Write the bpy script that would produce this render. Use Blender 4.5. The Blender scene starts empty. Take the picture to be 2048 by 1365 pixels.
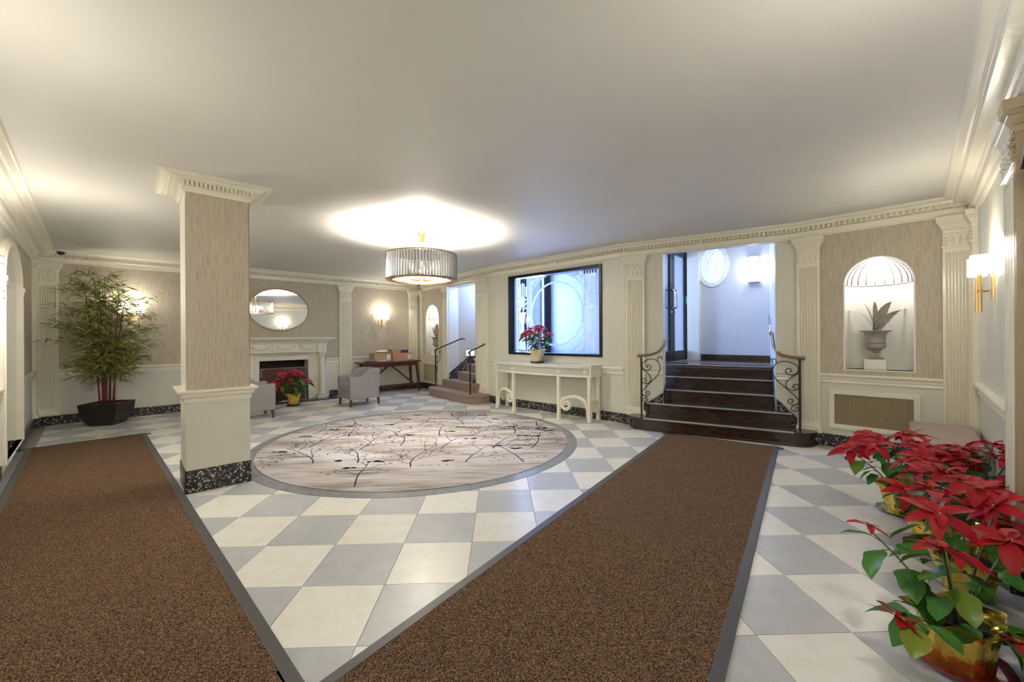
import bpy, bmesh, math, random
from mathutils import Vector, Matrix, geometry
random.seed(7)
PI = math.pi
sc = bpy.context.scene
COL = sc.collection

# ------------------------------------------------------------------ camera
H = 1.39
F = 817.0
ROLL = -0.006
cam_d = bpy.data.cameras.new('camera')
cam_d.sensor_width = 36.0
cam_d.lens = F / 2048 * 36.0
cam_d.shift_y = (673.2 - 682.5) / 2048
cam_d.clip_start = 0.05
cam = bpy.data.objects.new('camera', cam_d)
COL.objects.link(cam)
cr, sr = math.cos(ROLL), math.sin(ROLL)
cam.matrix_world = Matrix(((cr, -sr, 0, 0), (0, 0, -1, 0), (sr, cr, 0, H), (0, 0, 0, 1)))
sc.camera = cam

# ------------------------------------------------------------------ world, view, lights
w = bpy.data.worlds.new('world'); sc.world = w; w.use_nodes = True
w.node_tree.nodes['Background'].inputs[0].default_value = (0.55, 0.70, 1.0, 1)
w.node_tree.nodes['Background'].inputs[1].default_value = 1.0
sc.view_settings.view_transform = 'Standard'
sc.view_settings.look = 'None'
sc.view_settings.gamma = 1
sc.view_settings.use_curve_mapping = False
sc.view_settings.exposure = 2.6
cy = sc.cycles
cy.max_bounces = 10; cy.diffuse_bounces = 7; cy.glossy_bounces = 4; cy.transparent_max_bounces = 16
cy.transmission_bounces = 6
cy.caustics_reflective = False; cy.caustics_refractive = False
cy.sample_clamp_indirect = 6.0
cy.use_denoising = True
try:
    cy.denoiser = 'OPENIMAGEDENOISE'
except Exception:
    pass
WARM = (1.0, 0.935, 0.83)
COOL = (0.40, 0.56, 1.0)

def light(name, kind, loc, energy, color, size=0.1, rot=None, size_y=None, spread=None):
    d = bpy.data.lights.new(name, kind)
    d.energy = energy; d.color = color
    if kind == 'AREA':
        d.size = size
        if size_y: d.shape = 'RECTANGLE'; d.size_y = size_y
        if spread: d.spread = spread
    else:
        d.shadow_soft_size = size
    o = bpy.data.objects.new(name, d); COL.objects.link(o); o.location = loc
    if rot: o.rotation_euler = rot
    return o

# ------------------------------------------------------------------ plan
LB = (-7.6, 6.48); K0 = (-2.52, 11.27); K1 = (-.35, 8.47); K2 = (1.78, 6.5); K3 = (3.7, 5.37)
DR = (4.796, 4.212); N = (-.14, -.76)
ZC = 2.83       # ceiling
ZB = 2.634      # underside of the small crown

class Wall:
    def __init__(s, A, B):
        s.A = Vector(A); s.B = Vector(B); d = s.B - s.A; s.len = d.length
        s.u = d / s.len; s.n = Vector((s.u.y, -s.u.x)); s.ang = math.atan2(s.u.y, s.u.x)
    def pt(s, a, off=0, z=0):
        p = s.A + s.u * a + s.n * off
        return Vector((p.x, p.y, z))
WBL = Wall(LB, K0); WA = Wall(K0, K1); WB = Wall(K1, K2); WC = Wall(K2, K3); WD = Wall(K3, DR)
WR = Wall(DR, N); WL = Wall(N, LB)

# daylight entering through the outer glass doors of the entrance vestibule
p = WB.pt(-.66, -1.36, 2.1)
dl = light('daylight', 'AREA', p, 130, COOL, 1.95, (PI/2, 0, WB.ang - PI/2), 2.2)
# daylight from the upper landing of the side stairs
p = Vector((-.45, 9.85, 2.5))
light('daylight_stairs', 'AREA', p, 5, COOL, .7, (0, math.radians(60), 0), .7)

# ------------------------------------------------------------------ materials
MATS = {}
def nt(name):
    m = bpy.data.materials.new(name); m.use_nodes = True
    t = m.node_tree; b = t.nodes['Principled BSDF']
    return m, t, b
def mat(name, col, rough=.5, metal=0, var=0, vscale=8, bump=0, bscale=60, stretch=None, coat=0, emit=None, estr=0, spec=None, objvar=0):
    if name in MATS: return MATS[name]
    m, t, b = nt(name); MATS[name] = m
    b.inputs['Base Color'].default_value = (*col, 1)
    b.inputs['Roughness'].default_value = rough
    b.inputs['Metallic'].default_value = metal
    if spec is not None: b.inputs['Specular IOR Level'].default_value = spec
    if coat: b.inputs['Coat Weight'].default_value = coat
    if emit: b.inputs['Emission Color'].default_value = (*emit, 1); b.inputs['Emission Strength'].default_value = estr
    if var or bump or objvar:
        tc = t.nodes.new('ShaderNodeTexCoord'); mp = t.nodes.new('ShaderNodeMapping')
        t.links.new(tc.outputs['Object'], mp.inputs['Vector'])
        if stretch: mp.inputs['Scale'].default_value = stretch
    src = None
    if var:
        n = t.nodes.new('ShaderNodeTexNoise'); n.inputs['Scale'].default_value = vscale; n.inputs['Detail'].default_value = 6
        t.links.new(mp.outputs[0], n.inputs['Vector'])
        r = t.nodes.new('ShaderNodeMapRange'); r.inputs[1].default_value = .3; r.inputs[2].default_value = .7
        r.inputs[3].default_value = 1 - var; r.inputs[4].default_value = 1 + var
        t.links.new(n.outputs['Fac'], r.inputs[0]); src = r.outputs[0]
    if objvar:
        oi = t.nodes.new('ShaderNodeObjectInfo')
        r2 = t.nodes.new('ShaderNodeMapRange'); r2.inputs[3].default_value = 1 - objvar; r2.inputs[4].default_value = 1 + objvar
        t.links.new(oi.outputs['Random'], r2.inputs[0])
        if src is None: src = r2.outputs[0]
        else:
            mm = t.nodes.new('ShaderNodeMath'); mm.operation = 'MULTIPLY'
            t.links.new(src, mm.inputs[0]); t.links.new(r2.outputs[0], mm.inputs[1]); src = mm.outputs[0]
    if src is not None:
        v = t.nodes.new('ShaderNodeVectorMath'); v.operation = 'SCALE'; v.inputs[0].default_value = col
        t.links.new(src, v.inputs['Scale']); t.links.new(v.outputs[0], b.inputs['Base Color'])
    if bump:
        n2 = t.nodes.new('ShaderNodeTexNoise'); n2.inputs['Scale'].default_value = bscale; n2.inputs['Detail'].default_value = 4
        t.links.new(mp.outputs[0], n2.inputs['Vector'])
        bp = t.nodes.new('ShaderNodeBump'); bp.inputs['Strength'].default_value = bump; bp.inputs['Distance'].default_value = .01
        t.links.new(n2.outputs['Fac'], bp.inputs['Height']); t.links.new(bp.outputs[0], b.inputs['Normal'])
    return m
def ramp(t, fac, stops):
    r = t.nodes.new('ShaderNodeValToRGB')
    el = r.color_ramp.elements
    el[0].position = stops[0][0]; el[0].color = (*stops[0][1], 1)
    el[1].position = stops[-1][0]; el[1].color = (*stops[-1][1], 1)
    for p_, c_ in stops[1:-1]:
        e = el.new(p_); e.color = (*c_, 1)
    t.links.new(fac, r.inputs[0]); return r.outputs[0]

TRIM = mat('cream_gloss_paint', (.83, .80, .68), .22, bump=.12, bscale=30)
WALL = mat('pale_wall_paint', (.70, .69, .60), .45, var=.02, vscale=2)
WALLB = mat('grey_vestibule_paint', (.62, .63, .64), .5, var=.02, vscale=2)
CEIL = mat('ceiling_paint', (.66, .645, .60), .6, var=.012, vscale=1.5, bump=.03, bscale=6)
TRIMW = mat('white_niche_paint', (.86, .85, .80), .4)
BLACK = mat('black_frame_metal', (.012, .012, .016), .3, .3)
BRASS = mat('satin_brass', (.72, .50, .22), .28, 1.0)
BRONZE = mat('brushed_bronze', (.33, .20, .12), .35, 1.0)
IRON = mat('wrought_iron', (.05, .04, .035), .4, .6, bump=.2, bscale=80)
RAILM = mat('bronze_handrail', (.30, .19, .13), .32, .7)
CHROME = mat('chrome', (.75, .75, .77), .15, 1.0)
DARK = mat('black_plastic', (.01, .01, .012), .35)
WOOD = mat('red_brown_wood', (.12, .035, .018), .28, var=.35, vscale=6, stretch=(1, 12, 12))
STEM = mat('plant_stem', (.12, .14, .05), .5)
KRAFT = mat('kraft_cardboard', (.52, .34, .19), .8, var=.05, vscale=5)
WHITEP = mat('white_plastic', (.8, .8, .78), .4)

def wallpaper():
    m, t, b = nt('grasscloth_wallpaper')
    tc = t.nodes.new('ShaderNodeTexCoord'); mp = t.nodes.new('ShaderNodeMapping')
    t.links.new(tc.outputs['Object'], mp.inputs['Vector']); mp.inputs['Scale'].default_value = (1, 1, .03)
    n = t.nodes.new('ShaderNodeTexNoise'); n.inputs['Scale'].default_value = 230; n.inputs['Detail'].default_value = 2
    t.links.new(mp.outputs[0], n.inputs['Vector'])
    mp2 = t.nodes.new('ShaderNodeMapping'); mp2.inputs['Scale'].default_value = (1, 1, .35)
    t.links.new(tc.outputs['Object'], mp2.inputs['Vector'])
    n2 = t.nodes.new('ShaderNodeTexNoise'); n2.inputs['Scale'].default_value = 220
    t.links.new(mp2.outputs[0], n2.inputs['Vector'])
    a = t.nodes.new('ShaderNodeMix'); a.data_type = 'FLOAT'; a.inputs[0].default_value = .3
    t.links.new(n.outputs['Fac'], a.inputs[2]); t.links.new(n2.outputs['Fac'], a.inputs[3])
    c = ramp(t, a.outputs[0], [(.34, (.38, .325, .24)), (.5, (.52, .465, .365)), (.66, (.62, .57, .465))])
    t.links.new(c, b.inputs['Base Color']); b.inputs['Roughness'].default_value = .6
    bp = t.nodes.new('ShaderNodeBump'); bp.inputs['Strength'].default_value = .25; bp.inputs['Distance'].default_value = .003
    t.links.new(a.outputs[0], bp.inputs['Height']); t.links.new(bp.outputs[0], b.inputs['Normal'])
    return m
PAPER = wallpaper()
def terrazzo():
    m, t, b = nt('black_terrazzo')
    tc = t.nodes.new('ShaderNodeTexCoord')
    v = t.nodes.new('ShaderNodeTexVoronoi'); v.inputs['Scale'].default_value = 75
    t.links.new(tc.outputs['Object'], v.inputs['Vector'])
    s = t.nodes.new('ShaderNodeSeparateColor'); t.links.new(v.outputs['Color'], s.inputs[0])
    c = ramp(t, s.outputs[0], [(.0, (.012, .012, .014)), (.6, (.03, .028, .028)), (.72, (.12, .11, .10)), (.86, (.42, .39, .36)), (1, (.08, .06, .05))])
    c.node.color_ramp.interpolation = 'CONSTANT'
    t.links.new(c, b.inputs['Base Color']); b.inputs['Roughness'].default_value = .22
    return m
TERR = terrazzo()
STONE = mat('dark_polished_step_stone', (.040, .019, .010), .2, var=.6, vscale=9, stretch=(1, 4, 6), coat=.3)
NOSE = mat('nosing_sheen', (.42, .41, .42), .25)  # lightened to carry the sheen along the polished step edges
def tile_mat(name, col, dirt):
    m, t, b = nt(name)
    tc = t.nodes.new('ShaderNodeTexCoord'); oi = t.nodes.new('ShaderNodeObjectInfo')
    ad = t.nodes.new('ShaderNodeVectorMath'); ad.operation = 'ADD'
    t.links.new(tc.outputs['Object'], ad.inputs[0]); t.links.new(oi.outputs['Random'], ad.inputs[1])
    n = t.nodes.new('ShaderNodeTexNoise'); n.inputs['Scale'].default_value = 9; n.inputs['Detail'].default_value = 9; n.inputs['Roughness'].default_value = .7
    t.links.new(ad.outputs[0], n.inputs['Vector'])
    c = ramp(t, n.outputs['Fac'], [(.25, dirt), (.5, col), (.75, tuple(x * 1.07 for x in col))])
    r2 = t.nodes.new('ShaderNodeMapRange'); r2.inputs[3].default_value = .96; r2.inputs[4].default_value = 1.03
    t.links.new(oi.outputs['Random'], r2.inputs[0])
    v = t.nodes.new('ShaderNodeVectorMath'); v.operation = 'SCALE'
    t.links.new(c, v.inputs[0]); t.links.new(r2.outputs[0], v.inputs['Scale']); t.links.new(v.outputs[0], b.inputs['Base Color'])
    b.inputs['Roughness'].default_value = .30
    return m
TILEC = tile_mat('cream_floor_tile', (.82, .81, .765), (.74, .72, .66))
TILEG = tile_mat('grey_floor_tile', (.50, .52, .55), (.43, .445, .47))
RINGT = tile_mat('slate_border_tile', (.235, .25, .275), (.17, .18, .20))
GROUT = mat('grey_grout', (.16, .15, .14), .8)
def matmat():
    m, t, b = nt('brown_ribbed_matting')
    tc = t.nodes.new('ShaderNodeTexCoord'); mp = t.nodes.new('ShaderNodeMapping')
    t.links.new(tc.outputs['Object'], mp.inputs['Vector'])
    v = t.nodes.new('ShaderNodeTexVoronoi'); v.inputs['Scale'].default_value = 135; v.inputs['Randomness'].default_value = .35
    t.links.new(mp.outputs[0], v.inputs['Vector'])
    n = t.nodes.new('ShaderNodeTexNoise'); n.inputs['Scale'].default_value = 160
    t.links.new(mp.outputs[0], n.inputs['Vector'])
    a = t.nodes.new('ShaderNodeMath'); a.operation = 'MULTIPLY_ADD'; a.inputs[1].default_value = .9
    t.links.new(v.outputs['Distance'], a.inputs[0]); t.links.new(n.outputs['Fac'], a.inputs[2])
    c = ramp(t, a.outputs[0], [(.55, (.40, .25, .145)), (.85, (.185, .112, .068)), (1.1, (.035, .022, .016))])
    t.links.new(c, b.inputs['Base Color']); b.inputs['Roughness'].default_value = .95; b.inputs['Specular IOR Level'].default_value = .1
    bp = t.nodes.new('ShaderNodeBump'); bp.inputs['Strength'].default_value = .8; bp.inputs['Distance'].default_value = .004; bp.invert = True
    t.links.new(v.outputs['Distance'], bp.inputs['Height']); t.links.new(bp.outputs[0], b.inputs['Normal'])
    return m
MATTING = matmat()
RUBBER = mat('grey_rubber_edge', (.075, .073, .075), .45)
def carpet():
    m, t, b = nt('streaked_carpet')
    tc = t.nodes.new('ShaderNodeTexCoord'); mp = t.nodes.new('ShaderNodeMapping')
    t.links.new(tc.outputs['Object'], mp.inputs['Vector'])
    mp.inputs['Rotation'].default_value = (0, 0, math.radians(-14)); mp.inputs['Scale'].default_value = (.45, 2.1, 1)
    n = t.nodes.new('ShaderNodeTexNoise'); n.inputs['Scale'].default_value = 1.5; n.inputs['Detail'].default_value = 5; n.inputs['Distortion'].default_value = .5
    t.links.new(mp.outputs[0], n.inputs['Vector'])
    mp2 = t.nodes.new('ShaderNodeMapping'); t.links.new(tc.outputs['Object'], mp2.inputs['Vector'])
    mp2.inputs['Rotation'].default_value = (0, 0, math.radians(-14)); mp2.inputs['Scale'].default_value = (1.6, 34, 1)
    n2 = t.nodes.new('ShaderNodeTexNoise'); n2.inputs['Scale'].default_value = 1.6; n2.inputs['Detail'].default_value = 5
    t.links.new(mp2.outputs[0], n2.inputs['Vector'])
    a = t.nodes.new('ShaderNodeMix'); a.data_type = 'FLOAT'; a.inputs[0].default_value = .5
    t.links.new(n.outputs['Fac'], a.inputs[2]); t.links.new(n2.outputs['Fac'], a.inputs[3])
    c = ramp(t, a.outputs[0], [(.37, (.20, .17, .15)), (.44, (.36, .315, .29)), (.50, (.48, .45, .44)), (.58, (.56, .55, .60))])
    t.links.new(c, b.inputs['Base Color']); b.inputs['Roughness'].default_value = .9; b.inputs['Specular IOR Level'].default_value = .15
    n3 = t.nodes.new('ShaderNodeTexNoise'); n3.inputs['Scale'].default_value = 300
    t.links.new(tc.outputs['Object'], n3.inputs['Vector'])
    bp = t.nodes.new('ShaderNodeBump'); bp.inputs['Strength'].default_value = .5; bp.inputs['Distance'].default_value = .003
    t.links.new(n3.outputs['Fac'], bp.inputs['Height']); t.links.new(bp.outputs[0], b.inputs['Normal'])
    return m
CARPET = carpet()
YARN = mat('dark_plum_yarn', (.045, .035, .055), .95)
YARN2 = mat('pale_yarn', (.55, .52, .50), .95)
STAIRC = mat('brown_stair_carpet', (.30, .225, .185), .95, var=.25, vscale=40, bump=.6, bscale=150)
def glass(name, tint=(1, 1, 1), gloss=.06):
    m, t, b = nt(name)
    o = t.nodes['Material Output']
    tr = t.nodes.new('ShaderNodeBsdfTransparent'); tr.inputs[0].default_value = (*tint, 1)
    gl = t.nodes.new('ShaderNodeBsdfGlossy'); gl.inputs['Roughness'].default_value = .02
    mx = t.nodes.new('ShaderNodeMixShader')
    lw = t.nodes.new('ShaderNodeLayerWeight'); lw.inputs['Blend'].default_value = .5
    pw = t.nodes.new('ShaderNodeMath'); pw.operation = 'POWER'; pw.inputs[1].default_value = 4; t.links.new(lw.outputs['Facing'], pw.inputs[0])
    ma = t.nodes.new('ShaderNodeMath'); ma.operation = 'MULTIPLY_ADD'; ma.inputs[1].default_value = .6; ma.inputs[2].default_value = .035
    t.links.new(pw.outputs[0], ma.inputs[0]); t.links.new(ma.outputs[0], mx.inputs[0]); t.links.new(tr.outputs[0], mx.inputs[1]); t.links.new(gl.outputs[0], mx.inputs[2])
    t.links.new(mx.outputs[0], o.inputs[0])
    return m
GLASS = glass('clear_glass', (.93, .95, .98))
def frosted(name, col=(.9, .93, .97), tr=.35):
    m, t, b = nt(name)
    o = t.nodes['Material Output']
    d = t.nodes.new('ShaderNodeBsdfDiffuse'); d.inputs[0].default_value = (*col, 1)
    l = t.nodes.new('ShaderNodeBsdfTranslucent'); l.inputs[0].default_value = (*col, 1)
    mx = t.nodes.new('ShaderNodeMixShader'); mx.inputs[0].default_value = .6
    t.links.new(d.outputs[0], mx.inputs[1]); t.links.new(l.outputs[0], mx.inputs[2])
    tp = t.nodes.new('ShaderNodeBsdfTransparent')
    m2 = t.nodes.new('ShaderNodeMixShader'); m2.inputs[0].default_value = tr
    t.links.new(mx.outputs[0], m2.inputs[1]); t.links.new(tp.outputs[0], m2.inputs[2]); t.links.new(m2.outputs[0], o.inputs[0])
    return m
FROST = frosted('frosted_glass', tr=.15)
FROSTD = frosted('frosted_lamp_disc', (.28, .27, .24), tr=.22)
SHADE = mat('lit_lamp_shade', (.9, .88, .8), .6, emit=(1, .93, .78), estr=.95)
SHADE2 = mat('lit_box_diffuser', (.9, .88, .8), .6, emit=(1, .95, .85), estr=.9)
PUCK = mat('lit_downlight', (1, 1, 1), .5, emit=(1, .95, .86), estr=3)
BULB = mat('lit_bulb', (1, 1, 1), .5, emit=(1, .93, .8), estr=3)
LEDP = mat('lit_step_light', (.9, .9, .9), .5, emit=(.8, .9, 1), estr=.5)
GREENLED = mat('green_indicator', (.1, .8, .5), .4, emit=(.15, 1, .6), estr=.5)
MIRROR = mat('mirror_glass', (.92, .93, .94), .01, 1.0)
FAB = None
def fabric():
    m, t, b = nt('grey_herringbone_upholstery')
    tc = t.nodes.new('ShaderNodeTexCoord'); mp = t.nodes.new('ShaderNodeMapping'); mp.inputs['Rotation'].default_value = (.6, .5, .785)
    t.links.new(tc.outputs['Object'], mp.inputs['Vector'])
    wv = t.nodes.new('ShaderNodeTexWave'); wv.inputs['Scale'].default_value = 15; wv.inputs['Distortion'].default_value = 1.2; wv.inputs['Detail'].default_value = 1
    t.links.new(mp.outputs[0], wv.inputs['Vector'])
    c = ramp(t, wv.outputs['Fac'], [(.3, (.17, .165, .17)), (.7, (.42, .40, .385))])
    t.links.new(c, b.inputs['Base Color']); b.inputs['Roughness'].default_value = .9
    return m
FAB = fabric()
GRILLE = mat('bronze_mesh_grille', (.44, .37, .24), .45, .3, var=.1, vscale=60)
GOLD = mat('gold_foil', (.80, .58, .10), .22, .85, bump=.5, bscale=18)
GOLDP = mat('pale_gold_wrap', (.78, .68, .42), .3, .4, bump=.6, bscale=14)
SILVER = mat('silver_foil', (.45, .55, .56), .2, .9, bump=.6, bscale=14)
SOIL = mat('dark_soil', (.035, .022, .014), .95, bump=1, bscale=60)
MOSS = mat('dried_moss', (.25, .15, .07), .95, bump=1, bscale=50, var=.4, vscale=30)
PLANTER = mat('dark_bronze_planter', (.030, .024, .020), .38, .3, var=.2, vscale=5)
CULM = mat('red_bamboo_cane', (.16, .018, .020), .3, var=.35, vscale=4)
CULM2 = mat('brown_bamboo_cane', (.09, .055, .02), .4)
URN = mat('weathered_grey_urn', (.36, .33, .30), .55, .2, var=.2, vscale=12, bump=.2)
AGAVE = mat('weathered_metal_leaf', (.42, .385, .335), .45, .4, var=.2, vscale=10)
BENCHM = mat('mauve_leather', (.36, .27, .25), .35, bump=.1, bscale=80)
CONSG = mat('grey_painted_panel', (.52, .53, .50), .35)
CONST = mat('white_marble_top', (.78, .78, .77), .15, var=.06, vscale=5)
TAN = mat('tan_gloss', (.42, .33, .21), .25, bump=.15, bscale=30)
REDDISH = mat('red_plastic_saucer', (.45, .03, .05), .25)
def leafmat(name, c1, c2, vein, rough=.42, trans=.15):
    m, t, b = nt(name)
    tc = t.nodes.new('ShaderNodeTexCoord'); oi = t.nodes.new('ShaderNodeObjectInfo')
    uv = t.nodes.new('ShaderNodeSeparateXYZ'); t.links.new(tc.outputs['UV'], uv.inputs[0])
    # side veins and midrib from uv (x along, y across -1..1 as 0..1)
    y = t.nodes.new('ShaderNodeMath'); y.operation = 'SUBTRACT'; y.inputs[1].default_value = .5; t.links.new(uv.outputs[1], y.inputs[0])
    ya = t.nodes.new('ShaderNodeMath'); ya.operation = 'ABSOLUTE'; t.links.new(y.outputs[0], ya.inputs[0])
    v = t.nodes.new('ShaderNodeMath'); v.operation = 'MULTIPLY_ADD'; v.inputs[1].default_value = -.55; t.links.new(ya.outputs[0], v.inputs[0]); t.links.new(uv.outputs[0], v.inputs[2])
    s = t.nodes.new('ShaderNodeMath'); s.operation = 'MULTIPLY'; s.inputs[1].default_value = 62; t.links.new(v.outputs[0], s.inputs[0])
    sn = t.nodes.new('ShaderNodeMath'); sn.operation = 'SINE'; t.links.new(s.outputs[0], sn.inputs[0])
    g = t.nodes.new('ShaderNodeMath'); g.operation = 'GREATER_THAN'; g.inputs[1].default_value = .90; t.links.new(sn.outputs[0], g.inputs[0])
    l = t.nodes.new('ShaderNodeMath'); l.operation = 'LESS_THAN'; l.inputs[1].default_value = .022; t.links.new(ya.outputs[0], l.inputs[0])
    mx = t.nodes.new('ShaderNodeMath'); mx.operation = 'MAXIMUM'; t.links.new(g.outputs[0], mx.inputs[0]); t.links.new(l.outputs[0], mx.inputs[1])
    mh = t.nodes.new('ShaderNodeMath'); mh.operation = 'MULTIPLY'; mh.inputs[1].default_value = .55; t.links.new(mx.outputs[0], mh.inputs[0])
    base = ramp(t, oi.outputs['Random'], [(0, c1), (.88, c2[0]), (1, c2[1])])
    mc = t.nodes.new('ShaderNodeMix'); mc.data_type = 'RGBA'
    t.links.new(mh.outputs[0], mc.inputs[0]); t.links.new(base, mc.inputs[6]); mc.inputs[7].default_value = (*vein, 1)
    t.links.new(mc.outputs[2], b.inputs['Base Color']); b.inputs['Roughness'].default_value = rough
    b.inputs['Specular IOR Level'].default_value = .35
    tl = t.nodes.new('ShaderNodeBsdfTranslucent'); t.links.new(mc.outputs[2], tl.inputs[0])
    ms = t.nodes.new('ShaderNodeMixShader'); ms.inputs[0].default_value = trans
    t.links.new(b.outputs[0], ms.inputs[1]); t.links.new(tl.outputs[0], ms.inputs[2])
    t.links.new(ms.outputs[0], t.nodes['Material Output'].inputs[0])
    bp = t.nodes.new('ShaderNodeBump'); bp.inputs['Strength'].default_value = .35; bp.inputs['Distance'].default_value = .003; bp.invert = True
    t.links.new(mx.outputs[0], bp.inputs['Height']); t.links.new(bp.outputs[0], b.inputs['Normal'])
    return m
BRACT = leafmat('red_poinsettia_bract', (.40, .006, .014), ((.56, .010, .024), (.50, .012, .04)), (.26, .004, .010), .5, .2)
BRACTP = leafmat('pink_red_poinsettia_bract', (.60, .02, .06), ((.72, .03, .10), (.62, .02, .08)), (.45, .01, .04), .5, .2)
LEAFG = leafmat('green_poinsettia_leaf', (.028, .13, .018), ((.06, .22, .025), (.34, .34, .03)), (.12, .28, .06), .38, .15)
BAMB = mat('bamboo_leaf', (.36, .37, .09), .5, objvar=.4)

# ------------------------------------------------------------------ mesh builder
def bez(pts, n=6):
    """catmull-rom through pts"""
    out = []
    P = [Vector(p_) for p_ in pts]
    for i in range(len(P) - 1):
        p0 = P[i - 1] if i else P[i] * 2 - P[i + 1]
        p1, p2 = P[i], P[i + 1]
        p3 = P[i + 2] if i + 2 < len(P) else P[i + 1] * 2 - P[i]
        for k in range(n):
            t = k / n
            out.append(.5 * ((2 * p1) + (p2 - p0) * t + (2 * p0 - 5 * p1 + 4 * p2 - p3) * t * t + (3 * p1 - p0 - 3 * p2 + p3) * t ** 3))
    out.append(P[-1]); return out
class MB:
    def __init__(s): s.v = []; s.f = []
    def add(s, vs, fs):
        o = len(s.v); s.v += [tuple(x) for x in vs]; s.f += [tuple(i + o for i in f) for f in fs]; return s
    def box(s, x0, x1, y0, y1, z0, z1):
        return s.add([(x0, y0, z0), (x1, y0, z0), (x1, y1, z0), (x0, y1, z0), (x0, y0, z1), (x1, y0, z1), (x1, y1, z1), (x0, y1, z1)],
                     [(0, 3, 2, 1), (4, 5, 6, 7), (0, 1, 5, 4), (1, 2, 6, 5), (2, 3, 7, 6), (3, 0, 4, 7)])
    def hexa(s, b, t):
        return s.add(list(b) + list(t), [(0, 3, 2, 1), (4, 5, 6, 7), (0, 1, 5, 4), (1, 2, 6, 5), (2, 3, 7, 6), (3, 0, 4, 7)])
    def bar(s, p0, p1, wx, wy, wx1=None, wy1=None):
        """square bar from p0 to p1, sections aligned to x / y"""
        wx1 = wx if wx1 is None else wx1; wy1 = wy if wy1 is None else wy1
        p0, p1 = Vector(p0), Vector(p1)
        q = [(-.5, -.5), (.5, -.5), (.5, .5), (-.5, .5)]
        return s.hexa([p0 + Vector((a * wx, c * wy, 0)) for a, c in q], [p1 + Vector((a * wx1, c * wy1, 0)) for a, c in q])
    def beam(s, p0, p1, a, b):
        p0, p1 = Vector(p0), Vector(p1); d = (p1 - p0).normalized()
        up = Vector((0, 0, 1)) if abs(d.z) < .9 else Vector((0, 1, 0))
        x = d.cross(up).normalized(); y = x.cross(d)
        q = [(-.5, -.5), (.5, -.5), (.5, .5), (-.5, .5)]
        return s.hexa([p0 + x * i * a + y * j * b for i, j in q], [p1 + x * i * a + y * j * b for i, j in q])
    def prism(s, poly, z0, z1):
        n = len(poly)
        return s.add([(x, y, z0) for x, y in poly] + [(x, y, z1) for x, y in poly],
                     [tuple(range(n - 1, -1, -1)), tuple(range(n, 2 * n))] + [(i, (i + 1) % n, n + (i + 1) % n, n + i) for i in range(n)])
    def prismy(s, poly, y0, y1):
        """poly in (x,z), extruded along y"""
        n = len(poly)
        return s.add([(x, y0, z) for x, z in poly] + [(x, y1, z) for x, z in poly],
                     [tuple(range(n)), tuple(range(2 * n - 1, n - 1, -1))] + [(i, n + i, n + (i + 1) % n, (i + 1) % n) for i in range(n)])
    def prismx(s, poly, x0, x1):
        """poly in (y,z), extruded along x"""
        n = len(poly)
        return s.add([(x0, y, z) for y, z in poly] + [(x1, y, z) for y, z in poly],
                     [tuple(range(n - 1, -1, -1)), tuple(range(n, 2 * n))] + [(i, (i + 1) % n, n + (i + 1) % n, n + i) for i in range(n)])
    def lathe(s, prof, n=24, c=(0, 0), fn=None, a0=0, a1=2 * PI):
        full = abs(a1 - a0 - 2 * PI) < 1e-6
        m = n if full else n + 1
        o = len(s.v)
        for r, z in prof:
            for k in range(m):
                a = a0 + (a1 - a0) * k / n
                rr = r * (fn(a, z) if fn else 1)
                s.v.append((c[0] + rr * math.cos(a), c[1] + rr * math.sin(a), z))
        for i in range(len(prof) - 1):
            for k in range(n):
                k2 = (k + 1) % m
                s.f.append((o + i * m + k, o + i * m + k2, o + (i + 1) * m + k2, o + (i + 1) * m + k))
        if full and prof[0] != prof[-1]:
            if prof[0][0] > 1e-5: s.f.append(tuple(o + k for k in range(m - 1, -1, -1)))
            if prof[-1][0] > 1e-5: s.f.append(tuple(o + (len(prof) - 1) * m + k for k in range(m)))
        return s
    def tube(s, path, r, n=8, cap=True):
        P = [Vector(p_) for p_ in path]; L = len(P)
        R = r if isinstance(r, (list, tuple)) else [r] * L
        if len(R) != L: R = [R[0] + (R[-1] - R[0]) * i / (L - 1) for i in range(L)]
        o = len(s.v); nrm = None
        for i in range(L):
            d = (P[min(i + 1, L - 1)] - P[max(i - 1, 0)])
            d = d.normalized() if d.length > 1e-9 else Vector((0, 0, 1))
            if nrm is None:
                a = Vector((0, 0, 1)) if abs(d.z) < .9 else Vector((1, 0, 0))
                nrm = d.cross(a).normalized()
            else:
                nrm = (nrm - d * nrm.dot(d))
                nrm = nrm.normalized() if nrm.length > 1e-6 else d.orthogonal().normalized()
            b = d.cross(nrm)
            for k in range(n):
                an = 2 * PI * k / n
                s.v.append(tuple(P[i] + (nrm * math.cos(an) + b * math.sin(an)) * R[i]))
        for i in range(L - 1):
            for k in range(n):
                s.f.append((o + i * n + k, o + i * n + (k + 1) % n, o + (i + 1) * n + (k + 1) % n, o + (i + 1) * n + k))
        if cap:
            s.f.append(tuple(o + k for k in range(n - 1, -1, -1))); s.f.append(tuple(o + (L - 1) * n + k for k in range(n)))
        return s
    def sphere(s, c, r, n=12, m=8, sz=1):
        prof = [(r * math.sin(PI * i / m), -r * sz * math.cos(PI * i / m)) for i in range(m + 1)]
        o = len(s.v); s.lathe([(max(a, 1e-6), b + c[2]) for a, b in prof], n, (c[0], c[1])); return s
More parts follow.
